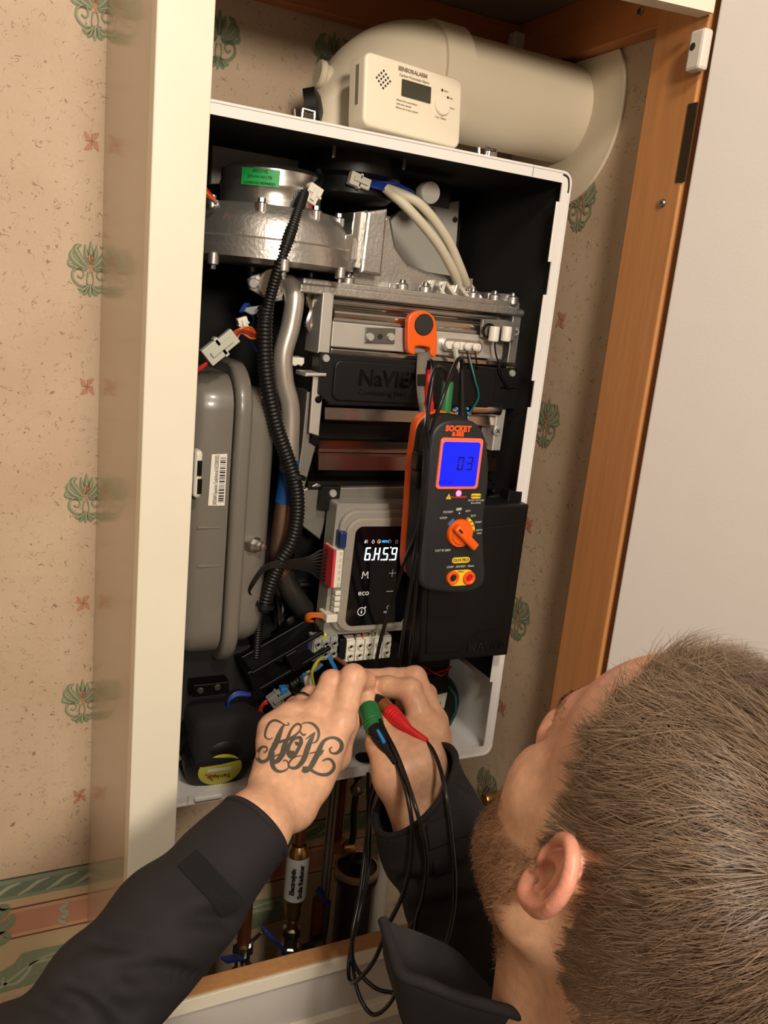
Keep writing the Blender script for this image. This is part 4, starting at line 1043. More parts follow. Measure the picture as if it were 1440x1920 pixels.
p = toT(841, 931); MB().add([(p.x - .0032, yT - .0004, p.z - .0026), (p.x + .0032, yT - .0004, p.z - .0026), (p.x, yT - .0004, p.z + .0032)], [(0,1,2)]).build('warning_print', M_yel, tester)
tT('warning_mark', '!', 841, 932, .0042, M_ink, dy=.0008)
tT('lamp_print', 'VOLTS PRESENT', 860, 932, .0026, M_op)
def pill(px, py, w, h, m):
    p = toT(px, py); return MB().poly(rrect(p.x - w/2, p.z - h/2, p.x + w/2, p.z + h/2, h/2 - .0001), yT - .0006, yT + .001).build('badge', m, tester)
pill(892, 930, .0125, .0052, M_yel); tT('badge_print', 'AUTO OHM', 892, 930, .0026, M_ink, dy=.001)
tT('small_print', 'GHOST VOLTAGE', 892, 938, .0024, M_wp); tT('small_print', 'BLOCKING', 892, 943, .0024, M_wp)
tT('dial_print', 'OFF', 860, 955, .0036, M_wp, bold=.0002); tT('dial_print', 'SOCKET', 840, 960, .0032, M_wp); tT('dial_print', 'LOOP', 831, 971, .0032, M_wp)
tT('dial_print', 'ACV', 877, 958, .003, M_wp); tT('dial_print', 'DCV', 887, 967, .003, M_wp); tT('dial_print', 'CONT', 896, 979, .003, M_wp); tT('dial_print', 'AUTO', 898, 994, .0028, M_wp); tT('dial_print', 'MAN', 898, 1000, .0026, M_wp)
tT('dial_print', 'CAT III 300V', 830, 1032, .0034, M_wp)
dc = toT(861, 999); dR = .0148
def arc(a0, a1, r, w, m, n):
    pts = [(dc.x + r * math.cos(R_(a)), dc.z + r * math.sin(R_(a))) for a in np_lin(a0, a1, 7)]
    vs, fs = stroke2(pts, [w] * 7, 3); return MB().add([(v.x, yT - .0005, v.y) for v in vs], fs).build(n, m, tester)
def np_lin(a, b, n): return [a + (b - a) * i / (n - 1) for i in range(n)]
arc(66, 2, dR + .0022, .0030, M_yel, 'dial_band'); arc(148, 120, dR + .0022, .0030, mat('dial_blue', (40, 110, 190), .5), 'dial_band')
for a in (62, 44, 26, 6):
    MB().cyl((dc.x + (dR + .0022) * math.cos(R_(a)), yT - .0004, dc.z + (dR + .0022) * math.sin(R_(a))), .0008, .0006, (0, -1, 0), 8).build('dial_dot', M_ink, tester)
p = toT(861, 962); MB().cyl((p.x, yT - .0002, p.z), .0009, .0005, (0, -1, 0), 8).build('dial_dot', M_wp, tester)
dial = MB().lathe([(0, -.006), (dR - .004, -.006), (dR - .003, -.0045), (dR - .001, -.0045), (dR, -.003), (dR, .001)], (dc.x, yT, dc.z), (0, 1, 0), 40).build('dial', M_torg, tester)
Mh_ = Matrix.Translation((dc.x, yT, dc.z)) @ Matrix.Rotation(R_(40), 4, 'Y')
MB().rbox((-.0135, -.0125, -.0045), (.0215, -.004, .0045), .0022, 3, M=Mh_, smooth=True).build('dial_handle', M_torg, dial)
MB().poly(rrect(-.011, -.0011, -.005, .0011, .001), -.0128, -.012, M=Mh_).build('dial_pointer', M_ink, dial)
pill(864, 1050, .0215, .0062, M_yel); tT('badge_print', 'DLM PRO', 864, 1050, .0045, M_ink, dy=.001)
tT('small_print', 'LOOP . SOCKET . Ohms', 863, 1062, .0032, M_wp)
p = toT(863, 1083); MB().poly(rrect(p.x - .0158, p.z - .0086, p.x + .0158, p.z + .0086, .0085), yT - .0008, yT + .001).build('socket_plate', M_yel, tester)
tT('plate_print', 'Ohms', 863, 1071, .0028, M_ink, dy=.001)
for px, hole, c_ in ((848, M_ink, 'black_socket'), (878, mat('socket_red', (214, 24, 40), .35), 'red_socket')):
    p = toT(px, 1083); sk = MB().lathe([(.0036, .001), (.0036, -.0015), (.0050, -.0028), (.0066, -.0028), (.0074, -.0015), (.0074, .001)], (p.x, yT - .0006, p.z), (0, 1, 0), 28).build(c_, M_torg, tester)
    MB().lathe([(0, -.0012), (.0012, -.0012), (.0016, .0002), (.0036, .0002), (.0038, -.001)], (p.x, yT - .0016, p.z), (0, 1, 0), 20).build('socket_core', hole, sk)
# ---- magnetic strap
strap = empty('magnetic_strap', (X3(796, 640, -.185).x, -.185, X3(796, 700, -.185).z))
tag(strap, 'orange magnetic clip with grey webbing strap holding up the tester', 'strap')
ys = -.186
clip_o = smooth_poly(quadxz([(765, 604), (773, 588), (792, 582), (810, 590), (819, 608), (820, 660), (814, 670), (807, 664), (805, 652), (780, 650), (779, 664), (772, 664), (765, 655)], ys), 3)
MB().poly(clip_o, ys, ys + .007, bevel=.0018, seg=2).build('orange_clip', M_torg, strap)
p = X3(795, 609, ys); MB().lathe([(0, -.001), (.0108, -.001), (.0118, 0), (.0118, .002)], (p.x, ys, p.z), (0, 1, 0), 32).build('magnet_disc', mat('magnet_black', (36, 35, 33), .6), strap)
M_web = mat('grey_webbing', (120, 110, 98), .8, var=.35, scale=500, bump=.5, bscale=500)
a_, b_ = X3(784, 660, ys + .002), X3(810, 660, ys + .002); c_, d_ = X3(812, 792, -.244), X3(792, 792, -.244)
wv = MB(); vs = []
for k in range(13):
    t_ = k / 12; l = a_.lerp(d_, t_) + Vector((0, .008 * math.sin(t_ * math.pi), 0)); r = b_.lerp(c_, t_) + Vector((0, .008 * math.sin(t_ * math.pi), 0)); vs += [l, r]
fs = [(2*k, 2*k+1, 2*k+3, 2*k+2) for k in range(12)]
o_ = wv.add(vs, fs, True).build('webbing', M_web, strap); sm2 = o_.modifiers.new('thickness', 'SOLIDIFY'); sm2.thickness = .0016
vs = [v + Vector((0, -.0018, 0)) for v in vs[8:14]]
MB().add(vs, [(0,1,3,2),(2,3,5,4)], True).build('strap_keeper', M_blk_rub, strap)
# ---- test leads: plug in the tester top, long cable, probe in the hands
M_cab = mat('lead_cable', (14, 14, 15), .28)
def D_(*q): return atd(*q)
lead_g = empty('test_lead', tuple(X3(836, 770, -.265))); tag(lead_g, 'black test lead with green plug and green probe held by tattooed hand', 'test lead', 'test leads of the tester')
lead_r = empty('test_lead', tuple(X3(806, 770, -.265))); tag(lead_r, 'black test lead with slim red plug and red ribbed probe', 'test lead', 'test leads of the tester')
lead_b = empty('test_lead', tuple(X3(866, 770, -.265))); tag(lead_b, 'black test lead with blue striped black plug and black sleeved probe', 'test lead', 'test leads of the tester')
M_grn = mat('probe_green', (36, 112, 62), .42); M_prd = mat('probe_red', (214, 26, 34), .4)
yP = -.262
# plugs
p0, p1 = X3(840, 716, yP), X3(833, 786, yP)
MB().tube([p0, p0.lerp(p1, .06), p0.lerp(p1, .94), p1], [.0056, .0062, .0062, .0062], 16).build('plug', M_grn, lead_g)
pr0, pr1 = X3(803, 690, yP), X3(805, 790, yP)
MB().tube([pr0, pr0.lerp(pr1, .3), pr0.lerp(pr1, .35), pr0.lerp(pr1, .6), pr0.lerp(pr1, .65), pr1], [.0028, .003, .0042, .0042, .005, .0052], 14).build('plug', M_prd, lead_r)
pb0, pb1 = X3(866, 690, yP), X3(866, 786, yP)
MB().tube([pb0, pb0.lerp(pb1, .45), pb0.lerp(pb1, .8), pb0.lerp(pb1, .84), pb1], [.0026, .0036, .0042, .0062, .0064], 16).build('plug', M_blackp, lead_b)
M_bs = mat('blue_stripe', (80, 170, 230), .4)
for dx in (-10, 10):
    for k in range(3):
        q = X3(866 + dx, 766 + k * 8, yP - .003); MB().rbox((q.x - .0008, q.y - .002, q.z - .0013), (q.x + .0008, q.y + .002, q.z + .0013), .0004).build('plug_stripe', M_bs, lead_b)
# probes in the hands (depths follow the hands)
g0, g1 = D_(691, 1326, .868), D_(706, 1374, .842)
gpr = MB().tube([g0, g0.lerp(g1, .08), g0.lerp(g1, .6), g0.lerp(g1, .62), g0.lerp(g1, .72), g0.lerp(g1, .74), g0.lerp(g1, .84), g0.lerp(g1, .86), g1], [.0098, .0108, .0106, .0098, .0104, .0094, .010, .009, .0088], 22)
gpr.build('probe_body', M_grn, lead_g)
s0, s1, s2 = D_(704, 1366, .842), D_(722, 1398, .825), D_(742, 1430, .808)
MB().tube([s0, s0.lerp(s1, .5), s1, s1.lerp(s2, .4), s2, s2 + (s2 - s1) * .06], [.0082, .0086, .0066, .0044, .0036, .003], 16).build('probe_sleeve', M_blackp, lead_b)
q_ = s0.lerp(s1, .25); MB().rbox((-.0018, -.0014, -.0085), (.0018, .0014, .0085), .001, M=Matrix.Translation(D_(714, 1381, .825)) @ (s1 - s0).to_track_quat('Z', 'X').to_matrix().to_4x4()).build('sleeve_stripe', mat('blue_tab', (30, 140, 220), .4), lead_b)
for k in range(4):
    q_ = D_(694 + k * 4.4, 1377 + k * 3, .826); MB().tube([q_, q_ + (s1 - s0) * .22], .0009, 6).build('sleeve_rib', M_blackp, lead_b)
r0, r1, r2, r3 = D_(712, 1314, .878), D_(733, 1337, .862), D_(764, 1366, .846), D_(800, 1392, .832)
MB().tube([D_(706, 1308, .884), r0, r0.lerp(r1, .35)], [.0045, .0064, .0066], 16).build('probe_tip', M_blackp, lead_r)
MB().tube([r0.lerp(r1, .3), r0.lerp(r1, .85)], [.0078, .0078], 18).build('probe_sleeve', mat('bronze_sleeve', (146, 88, 48), .35, .3), lead_r)
ri = [r1.lerp(r2, t_) for t_ in (-.12, 0, .08, .12, .2, .24, .32, .36, .44, .8)] + [r2.lerp(r3, t_) for t_ in (0, .1, .95, 1)]
MB().tube(ri, [.0086, .0088, .0088, .0078, .0086, .0076, .0084, .0074, .0076, .0062, .0052, .0044, .0040, .0034], 18).build('probe_body', M_prd, lead_r)
MB().rbox(tuple(D_(795, 1390, .832)), tuple(D_(795, 1390, .832) + Vector((.003, -.003, .003))), .0005).build('strain_relief', M_prd, lead_r)
# ================================================================= PERSON (implicit surfaces meshed with surface nets)
import numpy as np
def V3(p): return np.array((p[0], p[1], p[2]), dtype=np.float32)
class Sdf:
    # list of (op, k, function(points)->distance, centre, bounding radius); op 'u' smooth union, 's' smooth subtraction
    def __init__(s): s.items = []
    def cone(s, a, b, r1, r2, k=.008, op='u'):
        a, b = V3(a), V3(b)
        def f(P, a=a, b=b, r1=r1, r2=r2):
            ba = b - a; l2 = float(ba @ ba) + 1e-12
            pa = P - a; t = np.clip((pa @ ba) / l2, 0, 1)
            d = pa - t[:, None] * ba
            return np.sqrt((d * d).sum(1)) - (r1 + (r2 - r1) * t)
        s.items.append((op, k, f, (a + b) / 2, float(np.linalg.norm(b - a)) / 2 + max(r1, r2))); return s
    def chain(s, pts, rads, k=.006, op='u'):
        for i in range(len(pts) - 1): s.cone(pts[i], pts[i+1], rads[i], rads[i+1], k if i == 0 else min(k, .004), op)
        return s
    def ell(s, c, r, Rm=None, k=.01, op='u'):
        c = V3(c); r_ = np.array(r, np.float32); Rm = np.eye(3, dtype=np.float32) if Rm is None else np.array(Rm, np.float32)
        def f(P):
            q = (P - c) @ Rm
            k0 = np.sqrt(((q / r_) ** 2).sum(1)); k1 = np.sqrt(((q / (r_ * r_)) ** 2).sum(1)) + 1e-9
            return k0 * (k0 - 1) / k1
        s.items.append((op, k, f, c, float(max(r)))); return s
    def add(s, f, c, br, k=.0, op='u'): s.items.append((op, k, f, V3(c), br)); return s
    def eval(s, P, cen=None, rad=None):
        d = np.full(len(P), 1.0, np.float32)
        for op, k, f, c, br in s.items:
            if cen is not None and op in 'us' and np.linalg.norm(c - cen) > br + rad + k * 1.5 + .006: continue
            e = f(P).astype(np.float32)
            if op == 'u':
                if k > 0:
                    h = np.maximum(k - np.abs(d - e), 0) / k; d = np.minimum(d, e) - h * h * k * .25
                else: d = np.minimum(d, e)
            elif op == 's':
                e = -e
                if k > 0:
                    h = np.maximum(k - np.abs(d - e), 0) / k; d = np.maximum(d, e) + h * h * k * .25
                else: d = np.maximum(d, e)
            elif op == 'i': d = np.maximum(d, e)
            elif op == 'd': d = d + e
        return d
def surface_nets(sdf, lo, hi, h, B=16):
    lo = np.array(lo, np.float64); hi = np.array(hi, np.float64)
    nb = np.ceil((hi - lo) / (h * B)).astype(int)
    brad = math.sqrt(3) * B * h / 2
    V = []; Vid = {}; 
    ids_all = []; sg = []
    blocks = []
    # coarse pass
    cc = np.stack(np.meshgrid(*[np.arange(n) for n in nb], indexing='ij'), -1).reshape(-1, 3)
    cen = lo + (cc + .5) * B * h
    dc = sdf.eval(cen.astype(np.float32))
    act = np.abs(dc) < brad * 1.05 + .008
    base = np.arange(B + 2)
    gx, gy, gz = np.meshgrid(base, base, base, indexing='ij')
    G = np.stack((gx, gy, gz), -1).reshape(-1, 3)
    n = B + 2
    verts = []; quads = []; vmap = {}
    off = 0
    KX = (int(nb[0]) + 2) * B + 4; KY = (int(nb[1]) + 2) * B + 4; KZ = (int(nb[2]) + 2) * B + 4
    keys_l = []; pos_l = []; q_l = []
    for c, ce in zip(cc[act], cen[act]):
        g0 = c * B
        P = (lo + (G + g0) * h).astype(np.float32)
        D = sdf.eval(P, ce.astype(np.float32), brad * 1.1).reshape(n, n, n)
        ins = D < 0
        if ins.all() or not ins.any(): continue
        # cells 0..B (B+1 per axis), verts for cells [0..B]
        m = n - 1
        corner = [D[i:i+m, j:j+m, k:k+m] for i in (0, 1) for j in (0, 1) for k in (0, 1)]
        cs = np.stack(corner, -1); inc = cs < 0
        cell = inc.any(-1) & ~inc.all(-1)
        idx = np.argwhere(cell)
        if len(idx) == 0: continue
        d8 = cs[cell]
        offs = np.array([(i, j, k) for i in (0, 1) for j in (0, 1) for k in (0, 1)], np.float64)
        acc = np.zeros((len(idx), 3)); cnt = np.zeros(len(idx))
        for a in range(8):
            for b_ in range(a + 1, 8):
                if np.abs(offs[a] - offs[b_]).sum() != 1: continue
                cr = (d8[:, a] < 0) != (d8[:, b_] < 0)
                den = d8[:, a] - d8[:, b_]; den = np.where(np.abs(den) < 1e-9, 1e-9, den)
                t = np.clip(d8[:, a] / den, 0, 1)
                p = offs[a] + t[:, None] * (offs[b_] - offs[a])
                acc += np.where(cr[:, None], p, 0); cnt += cr
        pos = lo + (idx + g0 + acc / np.maximum(cnt, 1)[:, None]) * h
        gi = idx + g0
        key = (gi[:, 0] * KY + gi[:, 1]) * KZ + gi[:, 2]
        keys_l.append(key); pos_l.append(pos)
        # quads for edges whose owner grid point lies in [1..B] (owned by this block)
        for ax in range(3):
            o1, o2 = [(1, 2), (2, 0), (0, 1)][ax]
            A = ins[1:B+1, 1:B+1, 1:B+1]
            sl = [slice(1, B+1)] * 3; sl[ax] = slice(2, B+2)
            Bn = ins[tuple(sl)]
            ed = np.argwhere(A != Bn) + 1
            if len(ed) == 0: continue
            flip = A[tuple((ed - 1).T)]
            e1 = np.zeros(3, int); e1[o1] = 1; e2 = np.zeros(3, int); e2[o2] = 1
            qs = np.stack([ed - e1 - e2, ed - e2, ed, ed - e1], 1) + g0
            k_ = (qs[..., 0] * KY + qs[..., 1]) * KZ + qs[..., 2]
            k_ = np.where(flip[:, None], k_, k_[:, ::-1])
            q_l.append(k_)
    keys = np.concatenate(keys_l); pos = np.concatenate(pos_l)
    uk, first = np.unique(keys, return_index=True)
    vv = pos[first]
    q = np.concatenate(q_l)
    qi = np.searchsorted(uk, q); qi = np.clip(qi, 0, len(uk) - 1)
    ok = (uk[qi] == q).all(1)
    return vv, qi[ok]
def np_mesh(name, vv, qq, smooth_it=1):
    # light Laplacian smoothing, then a mesh
    n = len(vv)
    for _ in range(smooth_it):
        ia = np.concatenate([qq[:, a] for a in (0, 1, 2, 3, 1, 2, 3, 0)]); ib = np.concatenate([qq[:, a] for a in (1, 2, 3, 0, 0, 1, 2, 3)])
        c_ = np.bincount(ia, minlength=n); s_ = np.stack([np.bincount(ia, weights=vv[ib, k], minlength=n) for k in range(3)], 1)
        vv = vv * .5 + .5 * s_ / np.maximum(c_, 1)[:, None]
    me = bpy.data.meshes.new(name)
    me.vertices.add(n); me.vertices.foreach_set('co', vv.astype(np.float32).ravel())
    me.loops.add(len(qq) * 4); me.loops.foreach_set('vertex_index', qq.astype(np.int32).ravel())
    me.polygons.add(len(qq)); me.polygons.foreach_set('loop_start', np.arange(0, len(qq) * 4, 4, dtype=np.int32))
    me.polygons.foreach_set('loop_total', np.full(len(qq), 4, np.int32))
    me.update(calc_edges=True); me.validate()
    me.polygons.foreach_set('use_smooth', [True] * len(me.polygons))
    return me, vv
def mesh_obj(name, me, m, parent):
    me.materials.append(m); o = bpy.data.objects.new(name, me); COL.objects.link(o)
    if parent is not None: o.parent = parent; o.matrix_parent_inverse = parent.matrix_world.inverted() if parent.type == 'EMPTY' else Matrix()
    return o

# ---- head frame: x forward, y left, z up, origin at the left ear canal (middle plane y = -HM)
HM = .075
RH = np.array([[.1032, -.9803, .1683], [.8947, .0175, -.4464], [.4346, .1967, .8789]])
HO = np.array([.1475, -.6862, .2288])
def hw_(F_, m_, U_): return HO + RH @ np.array([F_, m_ - HM, U_])      # m_: metres to the left of the middle plane
def to_head(P): return (P - HO) @ RH + np.array([0, HM, 0])

body_s = Sdf()
s = body_s
RHt = RH
s.ell(hw_(-.018, 0, .047), (.101, .077, .092), RHt, k=.02)
s.ell(hw_(.040, 0, .055), (.060, .066, .066), RHt, k=.03)
s.ell(hw_(.042, 0, -.022), (.052, .056, .068), RHt, k=.03)
s.cone(hw_(.084, -.032, .032), hw_(.084, .032, .032), .0145, .0145, .018)
for sg in (-1, 1):
    s.ell(hw_(.058, .042 * sg, -.014), (.028, .014, .019), RHt, k=.028)
    s.cone(hw_(.055, .038 * sg, -.024), hw_(.056, .032 * sg, -.074), .016, .016, .03)
    s.cone(hw_(.004, .051 * sg, -.055), hw_(.072, .016 * sg, -.096), .018, .018, .03)
    s.cone(hw_(.010, .055 * sg, .0), hw_(.004, .051 * sg, -.055), .017, .018, .03)
    s.ell(hw_(.100, .031 * sg, .010), (.016, .016, .012), RHt, k=.012, op='s')
    s.ell(hw_(.083, .031 * sg, .010), (.0125, .0125, .0115), RHt, k=.003)
    s.cone(hw_(.110, .010 * sg, -.022), hw_(.106, .013 * sg, -.022), .0068, .0068, .008)
s.ell(hw_(.080, 0, -.100), (.021, .022, .018), RHt, k=.02)
s.cone(hw_(.094, 0, .024), hw_(.116, 0, -.014), .0095, .0115, .012)
s.ell(hw_(.082, 0, -.052), (.022, .030, .026), RHt, k=.02)
s.cone(hw_(.103, -.018, -.0475), hw_(.103, .018, -.0475), .005, .005, .006); s.cone(hw_(.101, -.016, -.060), hw_(.101, .016, -.060), .0055, .0055, .006)
# ears
for sg in (-1, 1):
    E_ = lambda F_, o, U_: hw_(F_ * .84, sg * (.0735 + o * .92), U_ * .84)
    base = [(.010, .004, .006), (.006, .008, .024), (-.004, .014, .036), (-.017, .019, .037), (-.028, .022, .026), (-.031, .022, .008), (-.026, .018, -.010), (-.016, .012, -.023), (-.004, .007, -.030), (.006, .003, -.024)]
    rad = [.0030, .0034, .0036, .0038, .0040, .0041, .0040, .0044, .0056, .0044]
    pts = smooth_path([Vector(E_(*q)) for q in base], 3)
    rr_ = []
    for i in range(len(rad) - 1): rr_ += [rad[i] + (rad[i+1] - rad[i]) * t / 3 for t in range(3)]
    rr_.append(rad[-1])
    # thin blade behind, then helix rim
    s.chain([E_(-.004, .0, .024), E_(-.016, .010, .022)], [.006, .0042], .006); s.chain([E_(-.004, .0, .006), E_(-.019, .011, .008)], [.008, .0045], .006)
    s.chain([E_(-.002, .0, -.008), E_(-.015, .009, -.010)], [.007, .0045], .006); s.chain([E_(-.019, .011, .026), E_(-.022, .012, .006), E_(-.014, .007, -.014)], [.004, .004, .004], .004)
    for i in range(len(pts) - 1): s.cone(pts[i], pts[i+1], rr_[i], rr_[i+1], .003)
    s.chain([E_(-.010, .012, .024), E_(-.019, .0145, .010), E_(-.017, .012, -.006), E_(-.008, .0085, -.016)], [.003, .0032, .0034, .0034], .003)
    s.cone(E_(.008, .0045, .002), E_(.003, .0085, -.003), .0045, .004, .005)
    s.ell(E_(-.005, .012, -.002), (.0072, .0105, .0085), RHt, k=.003, op='s')
# neck and a slim core under the jacket
NB = np.array([.222, -.735, .02])
s.cone(hw_(-.040, 0, -.012), NB, .060, .068, .03)
s.cone(hw_(.022, 0, -.062), NB + np.array([0, .075, -.03]), .048, .062, .035)

SL, SR = np.array([.050, -.715, -.105]), np.array([.395, -.715, -.105])
CH = np.array([.222, -.70, -.12])
s.cone(NB, CH, .075, .09, .03); s.cone(CH, SL, .06, .05, .03); s.cone(CH, SR, .06, .05, .03)
s.cone(CH, CH + np.array([0, -.03, -.28]), .09, .09, .03)
EL, ER = np.array([-.150, -.528, -.010]), np.array([.335, -.475, -.165])
def D3(px, py, d): return np.array(atd(px, py, d))
WL = D3(533, 1487, .782); CL = D3(478, 1552, .728)
WR = D3(768, 1448, .832)
s.cone(SL, EL, .048, .04, .02); s.cone(SR, ER, .048, .04, .02)
# --- left forearm (flattened at the wrist)
vL = (CL - WL) / np.linalg.norm(CL - WL)
sideL = D3(570, 1520, .785) - D3(495, 1470, .765); sideL -= vL * (sideL @ vL); sideL /= np.linalg.norm(sideL)
for o in (-1, 1):
    s.cone(WL + sideL * .0115 * o, CL + sideL * .0085 * o, .0190, .0185, .02); s.cone(CL + sideL * .0085 * o, CL + (EL - CL) * .3, .0180, .0240, .02); s.cone(CL + (EL - CL) * .3, EL, .026, .034, .02)
# --- left hand
mcp = [D3(640, 1354, .838), D3(592, 1338, .842), D3(544, 1344, .840), D3(511, 1366, .832)]
pip = [D3(662, 1270, .864), D3(622, 1279, .870), D3(583, 1306, .876), D3(553, 1326, .866)]
dip = [D3(684, 1277, .886), D3(652, 1290, .892), D3(612, 1320, .900), D3(584, 1342, .886)]
tip = [D3(689, 1291, .903), D3(674, 1303, .908), D3(636, 1332, .914), D3(606, 1352, .902)]
frad = [(.0140, .0126, .0106, .0086), (.0134, .0118, .0094, .0080), (.0120, .0102, .0090, .0076), (.0112, .0094, .0080, .0068)]
wb_ = [WL + sideL * .016, WL + sideL * .006, WL - sideL * .006, WL - sideL * .016]
for i in range(4):
    s.cone(wb_[i], mcp[i], .0185, .0128, .016)
    s.chain([mcp[i], pip[i], dip[i], tip[i]], list(frad[i]), .006)
    s.ell(mcp[i], (.0128, .0128, .0128), k=.006); s.ell(pip[i], (.0130 - .0010 * i,) * 3, k=.004)
for i in range(3): s.cone((mcp[i] * .75 + wb_[i] * .25), (mcp[i+1] * .75 + wb_[i+1] * .25), .0125, .0125, .012)
nbL = -np.array(ray(580, 1400)); nbL /= np.linalg.norm(nbL)
for i in range(4):
    s.cone(wb_[i] * .55 + mcp[i] * .45 + nbL * .011, mcp[i] + nbL * .0045, .0055, .0085, .007)
    s.ell(mcp[i] + nbL * .0035, (.0118, .0118, .0118), k=.005)
s.chain([D3(588, 1465, .80), D3(629, 1408, .845), D3(657, 1352, .870), D3(690, 1311, .884)], [.018, .0128, .0112, .0098], .012)
s.cone(D3(628, 1380, .846), D3(632, 1420, .842), .012, .012, .012)
# --- right forearm and hand
vR = (ER - WR) / np.linalg.norm(ER - WR)
sideR = D3(832, 1430, .845) - D3(712, 1475, .815); sideR -= vR * (sideR @ vR); sideR /= np.linalg.norm(sideR)
CR = WR + vR * .07
for o in (-1, 1):
    s.cone(WR + sideR * .014 * o, CR + sideR * .013 * o, .0205, .024, .02); s.cone(CR + sideR * .012 * o, ER, .024, .04, .02)
mcpR = [D3(796, 1362, .876), D3(815, 1352, .894), D3(823, 1378, .912), D3(818, 1410, .918)]
pipR = [D3(768, 1294, .884), D3(778, 1270, .906), D3(800, 1300, .935), D3(796, 1345, .942)]
dipR = [D3(728, 1288, .894), D3(732, 1271, .914), D3(770, 1300, .948), D3(768, 1345, .95)]
tipR = [D3(698, 1286, .904), D3(688, 1269, .920), D3(752, 1320, .945), D3(755, 1362, .945)]
fradR = [(.0138, .0124, .0112, .0094), (.0134, .0116, .0104, .0088), (.0118, .0100, .0088, .0074), (.0108, .009, .0078, .0066)]
wbR = [WR - sideR * .010, WR + sideR * .002, WR + sideR * .010, WR + sideR * .016]
for i in range(4):
    s.cone(wbR[i], mcpR[i], .019, .0128, .016)
    s.chain([mcpR[i], pipR[i], dipR[i], tipR[i]], list(fradR[i]), .006)
    s.ell(pipR[i], (.0117 - .0008 * i,) * 3, k=.004)
for i in range(3): s.cone(mcpR[i] * .75 + wbR[i] * .25, mcpR[i+1] * .75 + wbR[i+1] * .25, .0125, .0125, .012)
s.chain([D3(742, 1448, .825), D3(716, 1394, .846), D3(706, 1340, .876), D3(699, 1306, .898)], [.0205, .0158, .0118, .0092], .014)
s.cone(D3(745, 1410, .85), D3(770, 1380, .865), .015, .014, .016)
import time as _t
_t0 = _t.time()
vv, qq = surface_nets(body_s, (-.24, -.93, -.47), (.50, -.20, .44), .0019)
me_body, vv = np_mesh('body', vv, qq, 1)
# ---- skin colour attribute, scalp and beard masks
nrm = np.zeros((len(me_body.vertices), 3), np.float32); me_body.vertices.foreach_get('normal', nrm.ravel())
co = np.zeros((len(me_body.vertices), 3), np.float32); me_body.vertices.foreach_get('co', co.ravel())
Hc = to_head(co.astype(np.float64))
Fh, Mh, Uh = Hc[:, 0], Hc[:, 1], Hc[:, 2]
def sst(a, b_, x): t = np.clip((x - a) / (b_ - a), 0, 1); return t * t * (3 - 2 * t)
nz1 = .006 * np.sin(Fh * 190 + Mh * 140) + .004 * np.sin(Uh * 330 + Fh * 210)
def hairline(F_):   # lowest U of the hair for a given forward position
    return np.interp(F_, [-.14, -.06, -.034, -.026, -.014, .000, .006, .014, .022, .032, .046, .062, .076, .11], [-.060, -.062, -.050, .012, .030, .026, -.014, -.010, .034, .060, .080, .100, .112, .20])
Ln = hairline(Fh) + nz1
scalp = sst(-.004, .008, Uh - Ln) * (np.abs(Mh) < .0835) * (Uh > -.10)
ear = ((np.abs(Mh) > .0775) & (Fh < .009) & (Fh > -.045) & (Uh < .046) & (Uh > -.045)).astype(float)
inhead = (np.abs(Mh) < .12) & (np.abs(Fh) < .16) & (np.abs(Uh) < .2)
scalp = scalp * (1 - ear) * inhead
blo = np.interp(Fh, [-.02, .0, .014, .03, .06, .085, .12], [-.04, -.035, -.012, -.026, -.040, -.034, -.03]) + nz1 * .6
beard = sst(-.002, .010, blo - Uh) * sst(-.125, -.105, Uh - .25 * (Fh - .06)) * sst(-.004, .012, Fh) * inhead * (1 - ear)
beard *= 1 - ((Fh > .085) & (np.abs(Mh) < .022) & (Uh > -.066) & (Uh < -.040))
red = ear * .85 + np.exp(-((Fh - .115) ** 2 + Mh ** 2 + (Uh + .02) ** 2) / .02 ** 2) * .6 * inhead
for q in list(mcp) + list(pip) + list(pipR) + list(tip) + list(tipR):
    red += .8 * np.exp(-((co - q) ** 2).sum(1) / .011 ** 2)
red += .35 * sst(.02, .1, Fh) * sst(-.07, .06, Uh) * inhead
red = np.clip(red, 0, 1)
def l3(c): return np.array(lin(c)[:3])
colr = l3((228, 176, 142)) * (1 - red[:, None]) + l3((234, 156, 134)) * red[:, None]
colr = colr * (1 - scalp[:, None] * .85) + l3((104, 80, 62)) * scalp[:, None] * .85
colr = colr * (1 - beard[:, None] * .5) + l3((120, 84, 62)) * beard[:, None] * .5
ca = me_body.color_attributes.new('pigment', 'FLOAT_COLOR', 'POINT')
ca.data.foreach_set('color', np.concatenate([colr, np.ones((len(co), 1))], 1).astype(np.float32).ravel())
M_skin = mat('skin', (214, 160, 128), .40, bump=.12, bscale=700, var=.001, scale=300)
nt = M_skin.node_tree; at_ = nt.nodes.new('ShaderNodeAttribute'); at_.attribute_name = 'pigment'
mx_ = nt.nodes.new('ShaderNodeMix'); mx_.data_type = 'RGBA'; mx_.blend_type = 'MULTIPLY'; mx_.inputs['Factor'].default_value = 1
nz_ = nt.nodes.new('ShaderNodeTexNoise'); nz_.inputs['Scale'].default_value = 130; nz_.inputs['Detail'].default_value = 4
tc_ = nt.nodes.new('ShaderNodeTexCoord'); nt.links.new(tc_.outputs['Object'], nz_.inputs['Vector'])
rp_ = nt.nodes.new('ShaderNodeMapRange'); rp_.inputs['From Min'].default_value = .3; rp_.inputs['From Max'].default_value = .7; rp_.inputs['To Min'].default_value = .86; rp_.inputs['To Max'].default_value = 1.06
nt.links.new(nz_.outputs['Fac'], rp_.inputs['Value']); nt.links.new(at_.outputs['Color'], mx_.inputs['A']); nt.links.new(rp_.outputs['Result'], mx_.inputs['B'])
nt.links.new(mx_.outputs['Result'], nt.nodes['Principled BSDF'].inputs['Base Color'])
